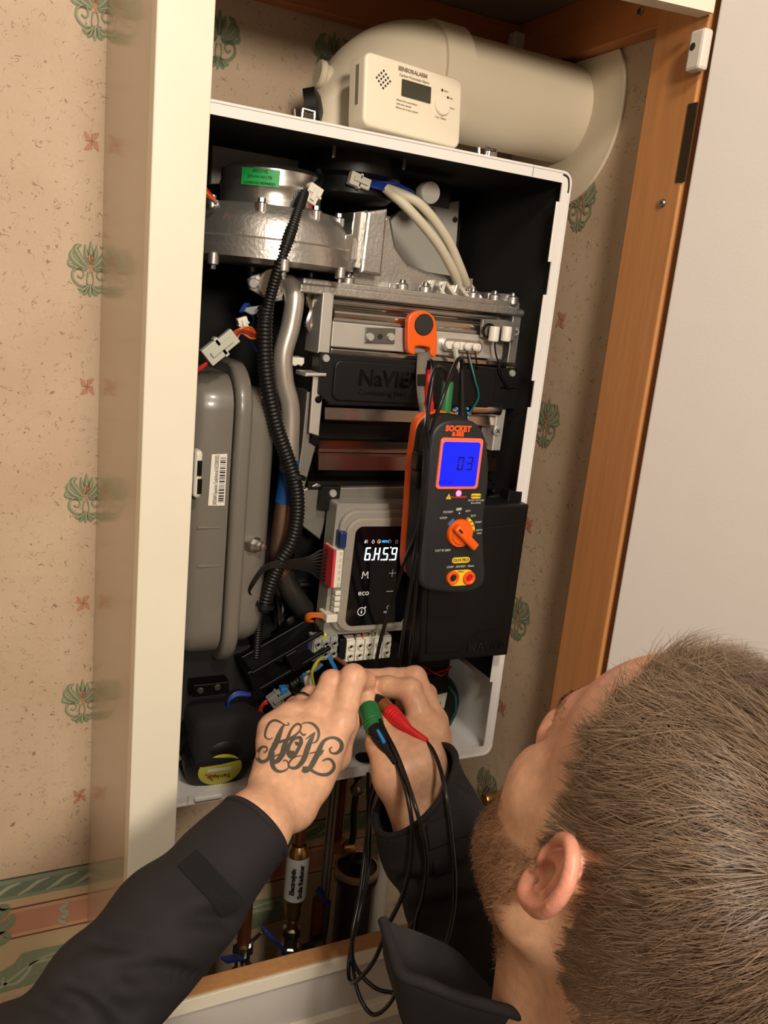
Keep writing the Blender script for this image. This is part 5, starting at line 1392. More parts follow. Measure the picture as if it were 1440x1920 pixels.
person = empty('person', (.222, -.74, -1.05))
tag(person, 'bearded person with short brown hair and black jacket working with both hands', 'person')
body = mesh_obj('body', me_body, M_skin, person)
bvh_body = BVHTree.FromPolygons([tuple(v) for v in co], [tuple(f) for f in qq])

# ---- hair strands
def strands(name, sel, n, length, flow, lift, width, m, seg=4, seed=1, jit=.0014, clump=.35, curl=0.0):
    rg = np.random.default_rng(seed)
    p_ = sel / sel.sum()
    ix = rg.choice(len(co), n, p=p_)
    nn = nrm[ix].astype(np.float64); P0 = co[ix].astype(np.float64) + rg.normal(0, jit, (n, 3)); P0 -= nn * ((P0 - co[ix]) * nn).sum(1)[:, None]
    Hq = to_head(P0)
    fl = flow(Hq) @ RH.T
    fl += clump * np.stack([np.sin(P0[:, 0] * 310 + P0[:, 2] * 190), np.sin(P0[:, 1] * 270 + P0[:, 0] * 230), np.sin(P0[:, 2] * 330 + P0[:, 1] * 160)], 1)
    fl += rg.normal(0, .22, (n, 3))
    fl -= nn * (fl * nn).sum(1)[:, None]; fl /= np.linalg.norm(fl, axis=1)[:, None] + 1e-9
    L = length(Hq) * rg.uniform(.65, 1.15, n); lf = lift(Hq) * rg.uniform(.6, 1.4, n)
    W_ = np.cross(fl, nn); W_ /= np.linalg.norm(W_, axis=1)[:, None] + 1e-9
    cv_ = rg.normal(0, curl, (n, 1)) if curl else 0
    vs = np.zeros((n, (seg + 1) * 2, 3))
    for k in range(seg + 1):
        t = k / seg
        d_ = fl * (t * L)[:, None] + nn * ((L * lf) * (t * (1.25 - .75 * t)))[:, None] - nn * .0006 + (W_ * cv_ * (t * t * L)[:, None] if curl else 0)
        w_ = width * (1 - .75 * t * t) / 2
        c_ = P0 + d_
        vs[:, 2*k] = c_ + W_ * w_; vs[:, 2*k + 1] = c_ - W_ * w_
    base_ = (np.arange(n) * (seg + 1) * 2)[:, None, None]
    f1 = np.array([[2*k, 2*k+1, 2*k+3, 2*k+2] for k in range(seg)])[None]
    fq = (base_ + f1).reshape(-1, 4)
    me = bpy.data.meshes.new(name)
    V_ = vs.reshape(-1, 3)
    me.vertices.add(len(V_)); me.vertices.foreach_set('co', V_.astype(np.float32).ravel())
    me.loops.add(len(fq) * 4); me.loops.foreach_set('vertex_index', fq.astype(np.int32).ravel())
    me.polygons.add(len(fq)); me.polygons.foreach_set('loop_start', np.arange(0, len(fq) * 4, 4, dtype=np.int32)); me.polygons.foreach_set('loop_total', np.full(len(fq), 4, np.int32))
    me.update(calc_edges=True); me.polygons.foreach_set('use_smooth', [True] * len(me.polygons))
    o = mesh_obj(name, me, m, person); o['kind'] = 'stuff'; return o
def hair_mat(name, ca_, cb_):
    m = mat(name, ca_, .42, spec=.35)
    nt = m.node_tree; g = nt.nodes.new('ShaderNodeNewGeometry'); r = nt.nodes.new('ShaderNodeMix'); r.data_type = 'RGBA'
    r.inputs['A'].default_value = lin(ca_); r.inputs['B'].default_value = lin(cb_)
    nt.links.new(g.outputs['Random Per Island'], r.inputs['Factor']); nt.links.new(r.outputs['Result'], nt.nodes['Principled BSDF'].inputs['Base Color'])
    return m
M_hair = hair_mat('brown_hair', (92, 74, 60), (152, 126, 102)); M_beard = hair_mat('brown_beard', (98, 66, 46), (170, 126, 92))
top_w = lambda H: sst(.05, .115, H[:, 2])
def flow_hair(H):
    # whorl at the crown; strands run away from it, bending forward over the sides and forward-left on top
    d_ = np.stack([H[:, 0] + .075, H[:, 1] * .8, (H[:, 2] - .12) * .9], 1); d_ /= np.linalg.norm(d_, axis=1)[:, None] + 1e-6
    tw = np.stack([np.zeros(len(H)), np.ones(len(H)) * .5, np.zeros(len(H))], 1) * top_w(H)[:, None]
    fwd = np.array([.55, 0, -.35]) * (1 - top_w(H))[:, None]
    wf = (sst(.015, .055, H[:, 0]) * sst(.05, .09, H[:, 2]))[:, None]
    return (d_ + tw + fwd) * (1 - wf) + np.array([-.25, -.75, .7]) * wf
hair_len = lambda H: .008 + .012 * sst(-.02, .06, H[:, 2]) + .015 * top_w(H) + .006 * sst(.05, .09, H[:, 0]) * top_w(H)
strands('hair', scalp * (nrm @ (RH @ np.array([0, .0, 0.]) ) * 0 + 1), 42000, hair_len, flow_hair, lambda H: .26 + .20 * top_w(H), .00042, M_hair, 5, 1, .0012, .45)
strands('beard', np.clip(beard, 0, 1), 9000, lambda H: .0045 + .005 * sst(-.02, -.07, H[:, 2]), lambda H: np.tile(np.array([.35, 0, -.8]), (len(H), 1)), lambda H: .75 + 0 * H[:, 0], .00034, M_beard, 3, 2, .0012, .25, curl=.5)
brow = np.exp(-((Fh - .098) ** 2 / .014 ** 2 + (np.abs(Mh) - .03) ** 2 / .016 ** 2 + (Uh - .036) ** 2 / .005 ** 2)) * inhead
strands('eyebrow', brow, 700, lambda H: .007 + 0 * H[:, 0], lambda H: np.stack([-.3 + 0 * H[:, 0], np.sign(H[:, 1]), .2 + 0 * H[:, 0]], 1), lambda H: .3 + 0 * H[:, 0], .0004, M_hair, 3, 3, .0005, .1)

# ---- tattoo on the back of the left hand, laid on the skin
Z = lambda x, y: (470 + x / 7.2, 1330 + y / 7.2)
TT = [
 ([(300, 390), (240, 405), (195, 360), (215, 260), (260, 180), (330, 150), (400, 175), (450, 205), (500, 215), (520, 195), (490, 180)], [8, 14, 22, 24, 26, 26, 20, 14, 14, 12, 8]),
 ([(460, 205), (420, 260), (380, 360), (330, 480), (280, 570), (250, 650), (200, 700), (140, 705), (95, 660), (95, 590), (140, 520), (200, 505), (225, 540), (200, 580), (175, 575)], [14, 34, 56, 60, 50, 40, 36, 40, 42, 36, 28, 20, 18, 16, 14]),
 ([(290, 470), (400, 440), (520, 400), (610, 345), (660, 290), (680, 230), (650, 200), (600, 215), (545, 280), (500, 390), (455, 500), (430, 600), (370, 690), (310, 720)], [12, 30, 30, 24, 18, 22, 24, 22, 28, 34, 56, 60, 52, 40]),
 ([(660, 290), (690, 330), (720, 350), (745, 330)], [16, 20, 20, 14]),
 ([(300, 580), (290, 680), (300, 770), (350, 830), (420, 840), (490, 810), (510, 760), (490, 700), (455, 690), (440, 710)], [40, 52, 46, 36, 24, 16, 12, 14, 14, 10]),
 ([(320, 640), (380, 610), (450, 590)], [16, 14, 10]),
 ([(640, 380), (570, 410), (515, 500), (505, 590), (540, 640), (590, 620), (640, 540), (680, 450), (670, 390), (640, 380)], [30, 34, 36, 40, 44, 36, 36, 40, 40, 30]),
 ([(600, 440), (625, 470), (640, 440)], [14, 40, 14]), ([(530, 560), (560, 590), (580, 560)], [14, 36, 14]),
 ([(690, 200), (760, 180), (840, 200), (900, 260), (920, 340), (890, 430), (830, 460)], [10, 14, 26, 32, 30, 22, 8]),
 ([(870, 310), (820, 400), (770, 520), (730, 640), (680, 730), (610, 790), (540, 790), (510, 750), (540, 690), (610, 640), (690, 630)], [14, 46, 58, 58, 50, 36, 26, 20, 18, 14, 10]),
 ([(860, 320), (800, 360), (740, 410)], [18, 18, 8]),
 ([(790, 600), (870, 580), (960, 570)], [10, 16, 10]),
 ([(1100, 510), (1065, 540), (1090, 590), (1160, 590), (1220, 530), (1220, 450), (1160, 395), (1080, 385), (1000, 420), (950, 490), (910, 590), (860, 690), (800, 790), (740, 830), (690, 820)], [14, 18, 20, 30, 44, 42, 34, 28, 34, 46, 60, 58, 52, 52, 34]),
 ([(985, 550), (940, 600), (900, 630)], [14, 36, 20]),
 ([(700, 800), (780, 800), (860, 850), (940, 880), (1030, 880), (1100, 830), (1125, 760), (1090, 690), (1030, 670), (965, 700)], [40, 36, 30, 32, 38, 36, 34, 30, 24, 12])]
tb = MB()
for pts, w in TT:
    vs, fs = stroke2([(x, y) for x, y in pts], [q * 1.3 for q in w], 6)
    ok = []; out = []
    for v in vs:
        px, py = Z(v.x, v.y); d_ = ray(px, py).normalized()
        hit = bvh_body.ray_cast(CAMLOC, d_)
        out.append(hit[0] + hit[1] * .00025 if hit[0] else None)
    idm = {}
    vl = []
    for i, p_ in enumerate(out):
        if p_ is not None: idm[i] = len(vl); vl.append(p_)
    tb.add(vl, [tuple(idm[i] for i in f) for f in fs if all(i in idm for i in f)], True)
tb.build('tattoo', mat('tattoo_ink', (84, 80, 70), .5), person, auto=0, clean=False)
# ring, nails
ax_ = Vector(pip[2] - mcp[2]).normalized(); cr = Vector(mcp[2] * .35 + pip[2] * .65)
MB().lathe([(.0112, -.0022), (.0122, -.0018), (.0124, 0), (.0122, .0018), (.0112, .0022)], cr, ax_, 28).build('finger_ring', mat('steel_ring', (150, 148, 146), .25, 1.0), person)
for a_, b_ in ((dipR[0], tipR[0]), (dipR[1], tipR[1])):
    d_ = Vector(b_ - a_).normalized(); up_ = Vector((0, -.1, 1)); up_ = (up_ - d_ * up_.dot(d_)).normalized()
    M_ = Matrix.Translation(Vector(b_) + up_ * .0066 + d_ * .002) @ Matrix((d_, d_.cross(up_), up_)).transposed().to_4x4() @ Matrix.Diagonal((.0062, .0054, .0022, 1))
    bmn = bmesh.new(); bmesh.ops.create_uvsphere(bmn, u_segments=12, v_segments=8, radius=1)
    MB().bm(bmn, M_, True).build('fingernail', mat('nail', (226, 180, 152), .3), person, auto=0)

# ================= jacket
jk = Sdf(); s = jk
CLc = np.array(D3(479, 1553, .728)); 
jo = []
dirL = (EL - CLc) / np.linalg.norm(EL - CLc)
s.cone(CLc - dirL * .02, CLc + dirL * .10, .0350, .0420, .0); s.cone(CLc + dirL * .10, EL, .0415, .050, .02); s.cone(EL, SL, .050, .068, .03)
CRc = np.array(D3(778, 1478, .824)); ER2 = ER
dirR = (ER2 - CRc) / np.linalg.norm(ER2 - CRc)
s.cone(CRc - dirR * .02, CRc + dirR * .06, .0505, .0515, .0); s.cone(CRc + dirR * .06, ER2, .051, .060, .02); s.cone(ER2, SR, .060, .074, .03)
s.ell(np.array([.222, -.70, -.25]), (.185, .125, .24), k=.05)
s.cone(SL + np.array([.02, 0, .01]), SR + np.array([-.02, 0, .01]), .075, .075, .05)
s.cone(NB + np.array([0, -.005, -.10]), NB + np.array([0, .0, -.035]), .12, .088, .05)
s.cone(np.array([.222, -.72, -.3]), np.array([.222, -.74, -.5]), .16, .165, .04)
def wrink(P):
    x, y, z = P[:, 0], P[:, 1], P[:, 2]
    tL = (P - CLc) @ dirL.astype(np.float32); tR = (P - CRc) @ dirR.astype(np.float32)
    nearL = np.exp(-(((P - CLc) - tL[:, None] * dirL.astype(np.float32)) ** 2).sum(1) / .09 ** 2) * (tL > -.03)
    nearR = np.exp(-(((P - CRc) - tR[:, None] * dirR.astype(np.float32)) ** 2).sum(1) / .09 ** 2) * (tR > -.03)
    ph = 2.2 * np.sin(x * 31 + z * 17) + 1.5 * np.sin(y * 37 - z * 23)
    amp = sst(.03, .10, tL) * .0048
    m1 = .5 + .5 * np.sin(x * 43 - z * 57 + y * 21)
    w = nearL * amp * (.75 * m1 * np.sin(tL * 88 + z * 70 + ph) + .5 * (1 - m1) * np.sin(tL * 140 - z * 60 + ph * 1.3)) + nearR * sst(.04, .09, tR) * .004 * m1 * np.sin(tR * 100 + x * 60 + ph)
    return (w + .0016 * np.sin(x * 60 + 2 * np.sin(z * 40)) * np.sin(y * 52 + z * 33)).astype(np.float32)
s.items.append(('d', 0, wrink, V3((0, 0, 0)), 9))
def halfL(P): return ((CLc.astype(np.float32) - P) @ dirL.astype(np.float32))      # keep the part on the elbow side of the cuff
nR = dirR + sideR * .42; nR /= np.linalg.norm(nR)
def cut_cuffs(P):
    dl = -((P - CLc.astype(np.float32)) @ dirL.astype(np.float32)); dr = -((P - CRc.astype(np.float32)) @ nR.astype(np.float32))
    rl = np.sqrt(((P - CLc.astype(np.float32)) ** 2).sum(1)); rr = np.sqrt(((P - CRc.astype(np.float32)) ** 2).sum(1))
    return np.maximum(np.where(rl < .075, dl, -1), np.where(rr < .085, dr, -1)).astype(np.float32)
s.items.append(('i', 0, cut_cuffs, V3((0, 0, 0)), 9))
s.cone(CLc - dirL * .05, CLc + dirL * .05, .0305, .0315, 0, 's'); s.cone(CRc - dirR * .05, CRc + dirR * .07, .0455, .0465, 0, 's')
s.cone(NB + np.array([0, 0.01, -.09]), NB + np.array([0, .02, .12]), .072, .088, .01, 's')
vj, qj = surface_nets(jk, (-.26, -.93, -.58), (.52, -.30, .20), .0033)
# cloth creases: polylines on the sleeves press the cloth in and raise it on either side
b0 = BVHTree.FromPolygons([tuple(v) for v in vj], [tuple(f) for f in qj])
for ln_, A_ in (([(112, 1838), (153, 1848), (191, 1869), (240, 1912)], .0065), ([(185, 1834), (230, 1828), (300, 1818), (370, 1835)], .006), ([(165, 1758), (200, 1768), (250, 1782), (310, 1782)], .0045), ([(445, 1728), (405, 1722), (350, 1722)], .006), ([(60, 1872), (110, 1890), (150, 1915)], .005),
                ([(748, 1650), (800, 1652), (860, 1630), (905, 1600)], .005), ([(768, 1712), (830, 1690), (890, 1680)], .005)):
    cr_ = []
    for p_ in smooth_path([Vector((px, py, 0)) for px, py in ln_], 5):
        h_ = b0.ray_cast(CAMLOC, ray(p_.x, p_.y).normalized())
        if h_[0]: cr_.append((h_[0], h_[1]))
    if len(cr_) < 3: continue
    cp_ = np.array([tuple(q[0]) for q in cr_]); cn_ = np.array([tuple(q[1]) for q in cr_])
    cen_ = cp_.mean(0); near = np.where(((vj - cen_) ** 2).sum(1) < .14 ** 2)[0]
    dd = np.sqrt(((vj[near][:, None] - cp_[None]) ** 2).sum(2)); j_ = dd.argmin(1); dm = dd.min(1)
    endf = np.minimum(1, np.minimum(j_ + 1, len(cp_) - j_) / 4.0)
    sg_ = .006
    prof_ = -np.exp(-(dm / sg_) ** 2) + .55 * np.exp(-((dm - 2.1 * sg_) / (1.2 * sg_)) ** 2)
    vj[near] += cn_[j_] * (A_ * prof_ * endf)[:, None]
me_j, vj = np_mesh('jacket', vj, qj, 1)
M_jack = mat('black_softshell', (36, 33, 35), .82, var=.12, scale=60, bump=.15, bscale=900, spec=.3)
jacket = mesh_obj('jacket', me_j, M_jack, person)
bvh_j = BVHTree.FromPolygons([tuple(v) for v in vj], [tuple(f) for f in qj])
def on_jacket(px, py, off=.0012):
    h_ = bvh_j.ray_cast(CAMLOC, ray(px, py).normalized()); return h_
def patch(name, corners, nu, nv, m, thick=.0016):
    g = []; 
    for j in range(nv + 1):
        for i in range(nu + 1):
            u_, v_ = i / nu, j / nv
            a_ = Vector(corners[0]).lerp(Vector(corners[1]), u_); b_ = Vector(corners[3]).lerp(Vector(corners[2]), u_); p_ = a_.lerp(b_, v_)
            h_ = on_jacket(p_.x, p_.y)
            g.append((h_[0], h_[1]) if h_[0] else None)
    b = MB(); idx = {}; vs = []
    for i, q in enumerate(g):
        if q: idx[i] = len(vs); vs += [q[0] + q[1] * thick, q[0] - q[1] * .001]
    fs = []
    for j in range(nv):
        for i in range(nu):
            k = [j*(nu+1)+i, j*(nu+1)+i+1, (j+1)*(nu+1)+i+1, (j+1)*(nu+1)+i]
            if all(q in idx for q in k):
                fs.append(tuple(idx[q] for q in k))
                for a_, b_, edge in ((k[0], k[1], j == 0), (k[1], k[2], i == nu - 1), (k[2], k[3], j == nv - 1), (k[3], k[0], i == 0)):
                    if edge: fs.append((idx[a_], idx[b_], idx[b_] + 1, idx[a_] + 1))
    return b.add(vs, fs, True).build(name, m, jacket, auto=50, clean=False)
patch('hook_strip', [(370, 1595), (334, 1626), (418, 1718), (456, 1690)], 8, 16, mat('hook_loop', (16, 15, 16), 1.0, var=.5, scale=900, bump=.9, bscale=900), .0018)
patch('cuff_tab', [(800, 1545), (868, 1518), (880, 1562), (806, 1592)], 8, 5, M_jack, .002)
patch('cuff_tab', [(812, 1615), (852, 1600), (856, 1625), (816, 1640)], 6, 4, M_jack, .0022)
for c_, d_, r_, e_ in ((CLc, dirL, .0330, dirL), (CRc, dirR, .0480, nR)):
    d_ = Vector(d_); e_ = Vector(e_).normalized(); u_ = d_.orthogonal().normalized(); w_ = d_.cross(u_); loop = []
    for k in range(41):
        a_ = 2 * math.pi * k / 40; q_ = u_ * math.cos(a_) * r_ + w_ * math.sin(a_) * r_
        loop.append(Vector(c_) + q_ - d_ * (q_.dot(e_) / d_.dot(e_)) + d_ * .001)
    MB().tube(loop, .0034, 8, caps=False).build('cuff_hem', M_jack, jacket)
# collar: open stand collar, a thick sheet with a rolled edge
outer = [D3(718, 1725, .655), D3(735, 1778, .632), D3(752, 1826, .610), D3(800, 1846, .598), D3(870, 1873, .585), D3(950, 1895, .566), D3(1040, 1924, .548), D3(1140, 1968, .53)]
inner = [D3(719, 1724, .656), D3(765, 1740, .66), D3(815, 1760, .66), D3(860, 1785, .658), D3(900, 1830, .642), D3(950, 1880, .615), D3(1020, 1935, .585), D3(1110, 1985, .55)]
co_ = smooth_path([Vector(p_) for p_ in outer], 6); ci_ = smooth_path([Vector(p_) for p_ in inner], 6)
cb2 = MB(); vs = []; NV = 6
for a_, b_ in zip(co_, ci_):
    sag = Vector((0, 0, -1))
    for k in range(NV + 1):
        t_ = k / NV; vs.append(a_.lerp(b_, t_) + sag * .012 * math.sin(math.pi * t_) * min(1, (a_ - b_).length / .04))
n_ = NV + 1; N_ = len(co_)
up = [v for v in vs]; dn = [v + Vector((-.001, .001, -.004)) for v in vs]
fs = []
for i in range(N_ - 1):
    for k in range(NV):
        q_ = (i*n_+k, i*n_+k+1, (i+1)*n_+k+1, (i+1)*n_+k); fs.append(q_); fs.append(tuple(x + len(up) for x in q_[::-1]))
    fs.append((i*n_, (i+1)*n_, (i+1)*n_+len(up), i*n_+len(up))); fs.append((i*n_+NV, (i+1)*n_+NV, (i+1)*n_+NV+len(up), i*n_+NV+len(up)))
collar = cb2.add(up + dn, fs, True).build('collar', M_jack, jacket, auto=60)
MB().tube(co_, .0042, 10).build('collar_edge', M_jack, collar)
MB().tube([p_.lerp(q_, .12) + Vector((0, 0, .0006)) for p_, q_ in zip(co_, ci_)], .0009, 6).build('collar_stitch', mat('jacket_thread', (28, 26, 28), .7), collar)
# outer fall of the collar down to the jacket
fall = []
for i, p_ in enumerate(co_):
    for k in range(5):
        t_ = k / 4; fall.append(p_ + Vector((.022 * t_ - .004 * math.sin(t_ * 3.1), .012 * t_, -.075 * t_)))
fs = [(i*5+k, i*5+k+1, (i+1)*5+k+1, (i+1)*5+k) for i in range(N_ - 1) for k in range(4)]
o_ = MB().add(fall, fs, True).build('collar_stand', M_jack, collar)
sm_ = o_.modifiers.new('thickness', 'SOLIDIFY'); sm_.thickness = .003
ring_t, ring_b = [], []
for k in range(33):
    a_ = R_(128 + (412 - 128) * k / 32)
    ring_t.append(Vector((.221 + .080 * math.cos(a_), -.733 + .080 * math.sin(a_), .090 - .012 * math.sin(math.pi * k / 32))))
    ring_b.append(Vector((.221 + .100 * math.cos(a_), -.730 + .100 * math.sin(a_), .015)))
bk_ = MB(); vs = []
for a_, b_ in zip(ring_t, ring_b): vs += [a_, a_.lerp(b_, .5) + Vector((0, 0, .002)), b_]
bk_.add(vs, [(3*k + j, 3*k + j + 1, 3*k + j + 4, 3*k + j + 3) for k in range(32) for j in range(2)], True)
ob_ = bk_.build('collar_back', M_jack, jacket); ms_ = ob_.modifiers.new('thickness', 'SOLIDIFY'); ms_.thickness = .004; ms_.offset = 0
MB().tube(ring_t, .004, 10).build('collar_edge', M_jack, jacket)
# ================= trousers (kneeling)
tr = Sdf()
tr.ell((.222, -.745, -.50), (.175, .135, .13), k=.04)
for sx in (-1, 1):
    hip = np.array([.222 + .085 * sx, -.75, -.53]); kn = np.array([.222 + .115 * sx, -.66, -.975]); an = np.array([.222 + .115 * sx, -1.07, -.99])
    tr.cone(hip, kn, .098, .070, .03); tr.cone(kn, an, .066, .05, .02)
    tr.cone(an, an + np.array([0, -.10, -.012]), .045, .036, .02)
vt, qt = surface_nets(tr, (-.12, -1.25, -1.08), (.56, -.55, -.33), .008)
me_t, vt = np_mesh('trousers', vt, qt, 2)
mesh_obj('trousers', me_t, mat('black_trousers', (34, 32, 34), .85, var=.15, scale=50), person)
# ================================================================= PIPEWORK UNDER THE BOILER
M_cop = mat('tarnished_copper', (150, 92, 60), .35, .9, var=.3, scale=30); M_brs = mat('brass', (176, 140, 84), .3, .95, var=.2, scale=40)
M_nick = mat('nickel', (170, 170, 168), .22, 1.0)
def Q(px, py, y): return X3(px, py, y)
def vert(px, py, y, r, z0, z1, m, name, parent, n=18):
    p = Q(px, py, y); return MB().lathe([(0, z0), (r, z0), (r, z0), (r, z1), (r, z1), (0, z1)], (p.x, y, 0), (0, 0, 1), n).build(name, m, parent)
yq = -.125
def zz_(px, py, y=yq): return Q(px, py, y).z
# scale reducer column
b0 = Q(556, 1640, yq); sr = empty('scale_reducer', (b0.x, yq, zz_(545, 1790)))
tag(sr, 'slim brass scale reducer with white wrap label on a copper pipe', 'scale reducer')
x = b0.x; zT1, zT0 = zz_(560, 1598), zz_(556, 1682)
prof = [(0.0125, zT0 - .002), (.0145, zT0 + .002), (.0145, zT1), (.0125, zT1 + .006), (.009, zT1 + .012)]
MB().lathe(prof, (x, yq, 0), (0, 0, 1), 28).build('canister', M_brs, sr)
MB().lathe([(.0148, zT0 + .003), (.0148, zT1 - .002)], (x, yq, 0), (0, 0, 1), 28).build('wrap_label', mat('label_grey', (206, 206, 204), .5), sr)
MB().lathe([(.0075, zT0 - .034), (.0105, zT0 - .028), (.0115, zT0 - .018), (.0105, zT0 - .012), (.0125, zT0 - .002)], (x, yq, 0), (0, 0, 1), 24).build('end_cap', M_brs, sr)
MB().lathe([(.0075, zT0 - .11), (.0075, zT0 - .03)], (x, yq, 0), (0, 0, 1), 18).build('pipe', M_cop, sr)
MB().lathe([(.0075, zT1 + .01), (.0075, .0)], (x, yq, 0), (0, 0, 1), 18).build('pipe', M_cop, sr)
Mt = lambda dx: Matrix.Translation((x, yq, (zT0 + zT1) / 2)) @ Matrix.Rotation(R_(dx), 4, 'Z') @ Matrix.Translation((0, -.0152, 0)) @ Matrix.Rotation(R_(90), 4, 'X') @ Matrix.Rotation(R_(90), 4, 'Z')
for dx, tx in ((-38, 'Electrolytic'), (2, 'Scale Reducer')): text('label_print', tx, .0086, Mt(dx), M_ink, sr, .0004, bold=.0004)
zf = zT0 - .062
MB().lathe([(.0075, zf - .022), (.012, zf - .022), (.012, zf - .012), (.0095, zf - .010), (.0095, zf + .004), (.0125, zf + .006), (.0125, zf + .016), (.008, zf + .018)], (x, yq, 0), (0, 0, 1), 8, smooth=False).build('compression_fitting', M_nick, sr)
p = Q(540, 1790, -.14); 
def lever(px0, py0, px1, py1, y, w, m, parent):
    a, b_ = Q(px0, py0, y), Q(px1, py1, y - .012); d_ = (b_ - a); L_ = d_.length
    M_ = Matrix.Translation(a) @ d_.to_track_quat('X', 'Y').to_matrix().to_4x4()
    MB().rbox((0, -.002, -w/2), (L_, .002, w/2), .001, M=M_).build('lever', m, parent)
lever(540, 1790, 495, 1742, -.145, .012, mat('lever_blue', (24, 54, 120), .4), sr)
# left isolating valve
bv = Q(455, 1790, -.15); iv = empty('isolating_valve', (bv.x, -.15, bv.z - .02)); tag(iv, 'nickel isolating valve with copper tail at the left end of the rail', 'valve')
MB().lathe([(.008, bv.z - .03), (.013, bv.z - .028), (.013, bv.z - .016), (.010, bv.z - .014), (.010, bv.z + .004), (.0135, bv.z + .006), (.0135, bv.z + .018), (.008, bv.z + .02)], (bv.x, -.15, 0), (0, 0, 1), 8, smooth=False).build('valve_body', M_nick, iv)
MB().lathe([(0, .0), (.008, 0), (.008, .022), (.005, .024), (0, .024)], (bv.x, -.155, bv.z - .006), (-.3, -1, 0), 10).build('valve_stem', M_nick, iv)
MB().lathe([(.0085, bv.z + .016), (.0085, -.0)], (bv.x, -.15, 0), (0, 0, 1), 18).build('pipe', M_cop, iv)
lever(450, 1795, 420, 1800, -.17, .012, MATS['lever_blue'], iv); lever(462, 1775, 492, 1745, -.15, .008, M_nick, iv)
# system filter
bf = Q(668, 1640, -.13); sf = empty('system_filter', (bf.x, -.13, zz_(660, 1790, -.13))); tag(sf, 'dark round magnetic system filter with black knob under the boiler', 'filter')
zt2 = zz_(655, 1640, -.13)
MB().lathe([(0, zt2 - .135), (.024, zt2 - .135), (.025, zt2 - .01), (.030, zt2 - .006), (.030, zt2 + .006), (.026, zt2 + .008), (0, zt2 + .008)], (bf.x, -.13, 0), (0, 0, 1), 32).build('canister', mat('filter_brown', (58, 44, 38), .4, .2), sf)
MB().lathe([(.026, zt2 + .008), (.031, zt2 + .004), (.0315, zt2 + .010), (.027, zt2 + .012)], (bf.x, -.13, 0), (0, 0, 1), 32).build('clear_collar', mat('smoky_ring', (150, 128, 104), .2), sf)
MB().lathe([(0, zt2 + .03), (.008, zt2 + .03), (.012, zt2 + .026), (.012, zt2 + .008)], (bf.x, -.135, 0), (0, 0, 1), 20).build('knob', M_blk_rub, sf)
bl = MB().poly(rrect(bf.x - .012, zt2 - .085, bf.x + .012, zt2 - .02, .002), -.156, -.150).build('filter_label', mat('label_dark', (70, 66, 64), .4), sf)
# dark red copper tail with brass fitting
tp_ = Q(632, 1540, -.13); rt = empty('copper_tail', (tp_.x, -.13, -.16)); tag(rt, 'dark copper tail pipe with brass nut beside the system filter', 'pipe')
MB().lathe([(.009, -.16), (.009, 0.0)], (tp_.x, -.13, 0), (0, 0, 1), 18).build('pipe', mat('dark_copper', (104, 52, 38), .35, .85, var=.3, scale=30), rt)
zb_n = zz_(632, 1578, -.13); MB().lathe([(.009, zb_n - .012), (.014, zb_n - .010), (.014, zb_n + .004), (.009, zb_n + .006)], (tp_.x, -.13, 0), (0, 0, 1), 6, smooth=False).build('nut', M_brs, rt)
pn_ = Q(664, 1588, -.14); MB().lathe([(0, 0), (.008, 0), (.009, .002), (.009, .014), (.006, .016), (.006, .03)], pn_, (-.9, .2, -.1), 10).build('brass_tee', M_brs, rt)
# chrome/black stop tap under the boiler
st_ = Q(672, 1478, -.15); sc = empty('drain_tap', tuple(st_)); tag(sc, 'small chrome drain tap with black hose just below the boiler casing', 'tap')
MB().lathe([(0, .012), (.007, .012), (.009, .009), (.009, -.006), (.005, -.008), (0, -.008)], st_, (.1, -.6, .8), 16).build('tap_body', M_nick, sc)
wire('hose', [st_ + Vector((-.002, 0, 0)), Q(664, 1520, -.145), Q(662, 1570, -.14), Q(650, 1600, -.14)], .0045, M_blk_rub, sc, n=10)
MB().tube([st_ + Vector((0, 0, .0)), st_ + Vector((0, .01, .03)), Vector((st_.x, -.14, .0))], .005, 10).build('tap_stem', M_blk_rub, sc)
# white waste pipe
wp_ = Q(716, 1650, -.06); ws = MB().lathe([(0, -1.05), (.0108, -1.05), (.0108, -.0), (0, 0)], (wp_.x, -.06, 0), (0, 0, 1), 22).build('waste_pipe', mat('white_pvc', (206, 196, 180), .4)); tag(ws, 'white plastic waste pipe running down the wall behind the filter', 'pipe')
# black stopcock handle at the rail
bk = Q(585, 1772, -.16); bh = empty('stopcock', (bk.x, -.16, bk.z - .02)); tag(bh, 'black rubber stopcock handle beside the blue lever', 'stopcock')
MB().lathe([(0, 0), (.010, 0), (.012, .004), (.010, .012), (.014, .018), (.012, .03), (0, .03)], bk + Vector((-.01, 0, -.012)), (.8, -.1, .45), 14).build('handle', M_blk_rub, bh)
MB().lathe([(.008, bk.z - .03), (.008, bk.z + .06), (.0, bk.z + .06)], (bk.x + .008, -.15, 0), (0, 0, 1), 14).build('pipe', M_cop, bh)
bt = Q(610, 1690, -.14); rb = empty('blue_valve_lever', tuple(bt)); tag(rb, 'steel valve with long blue lever standing left of the filter', 'valve')
lever(594, 1665, 616, 1700, -.14, .010, MATS['lever_blue'], rb); MB().lathe([(.008, bt.z - .07), (.010, bt.z - .04), (.010, bt.z - .004), (.007, bt.z), (.007, .0)], (bt.x, -.135, 0), (0, 0, 1), 12).build('valve_body', mat('dull_steel', (110, 106, 102), .4, .9), rb)
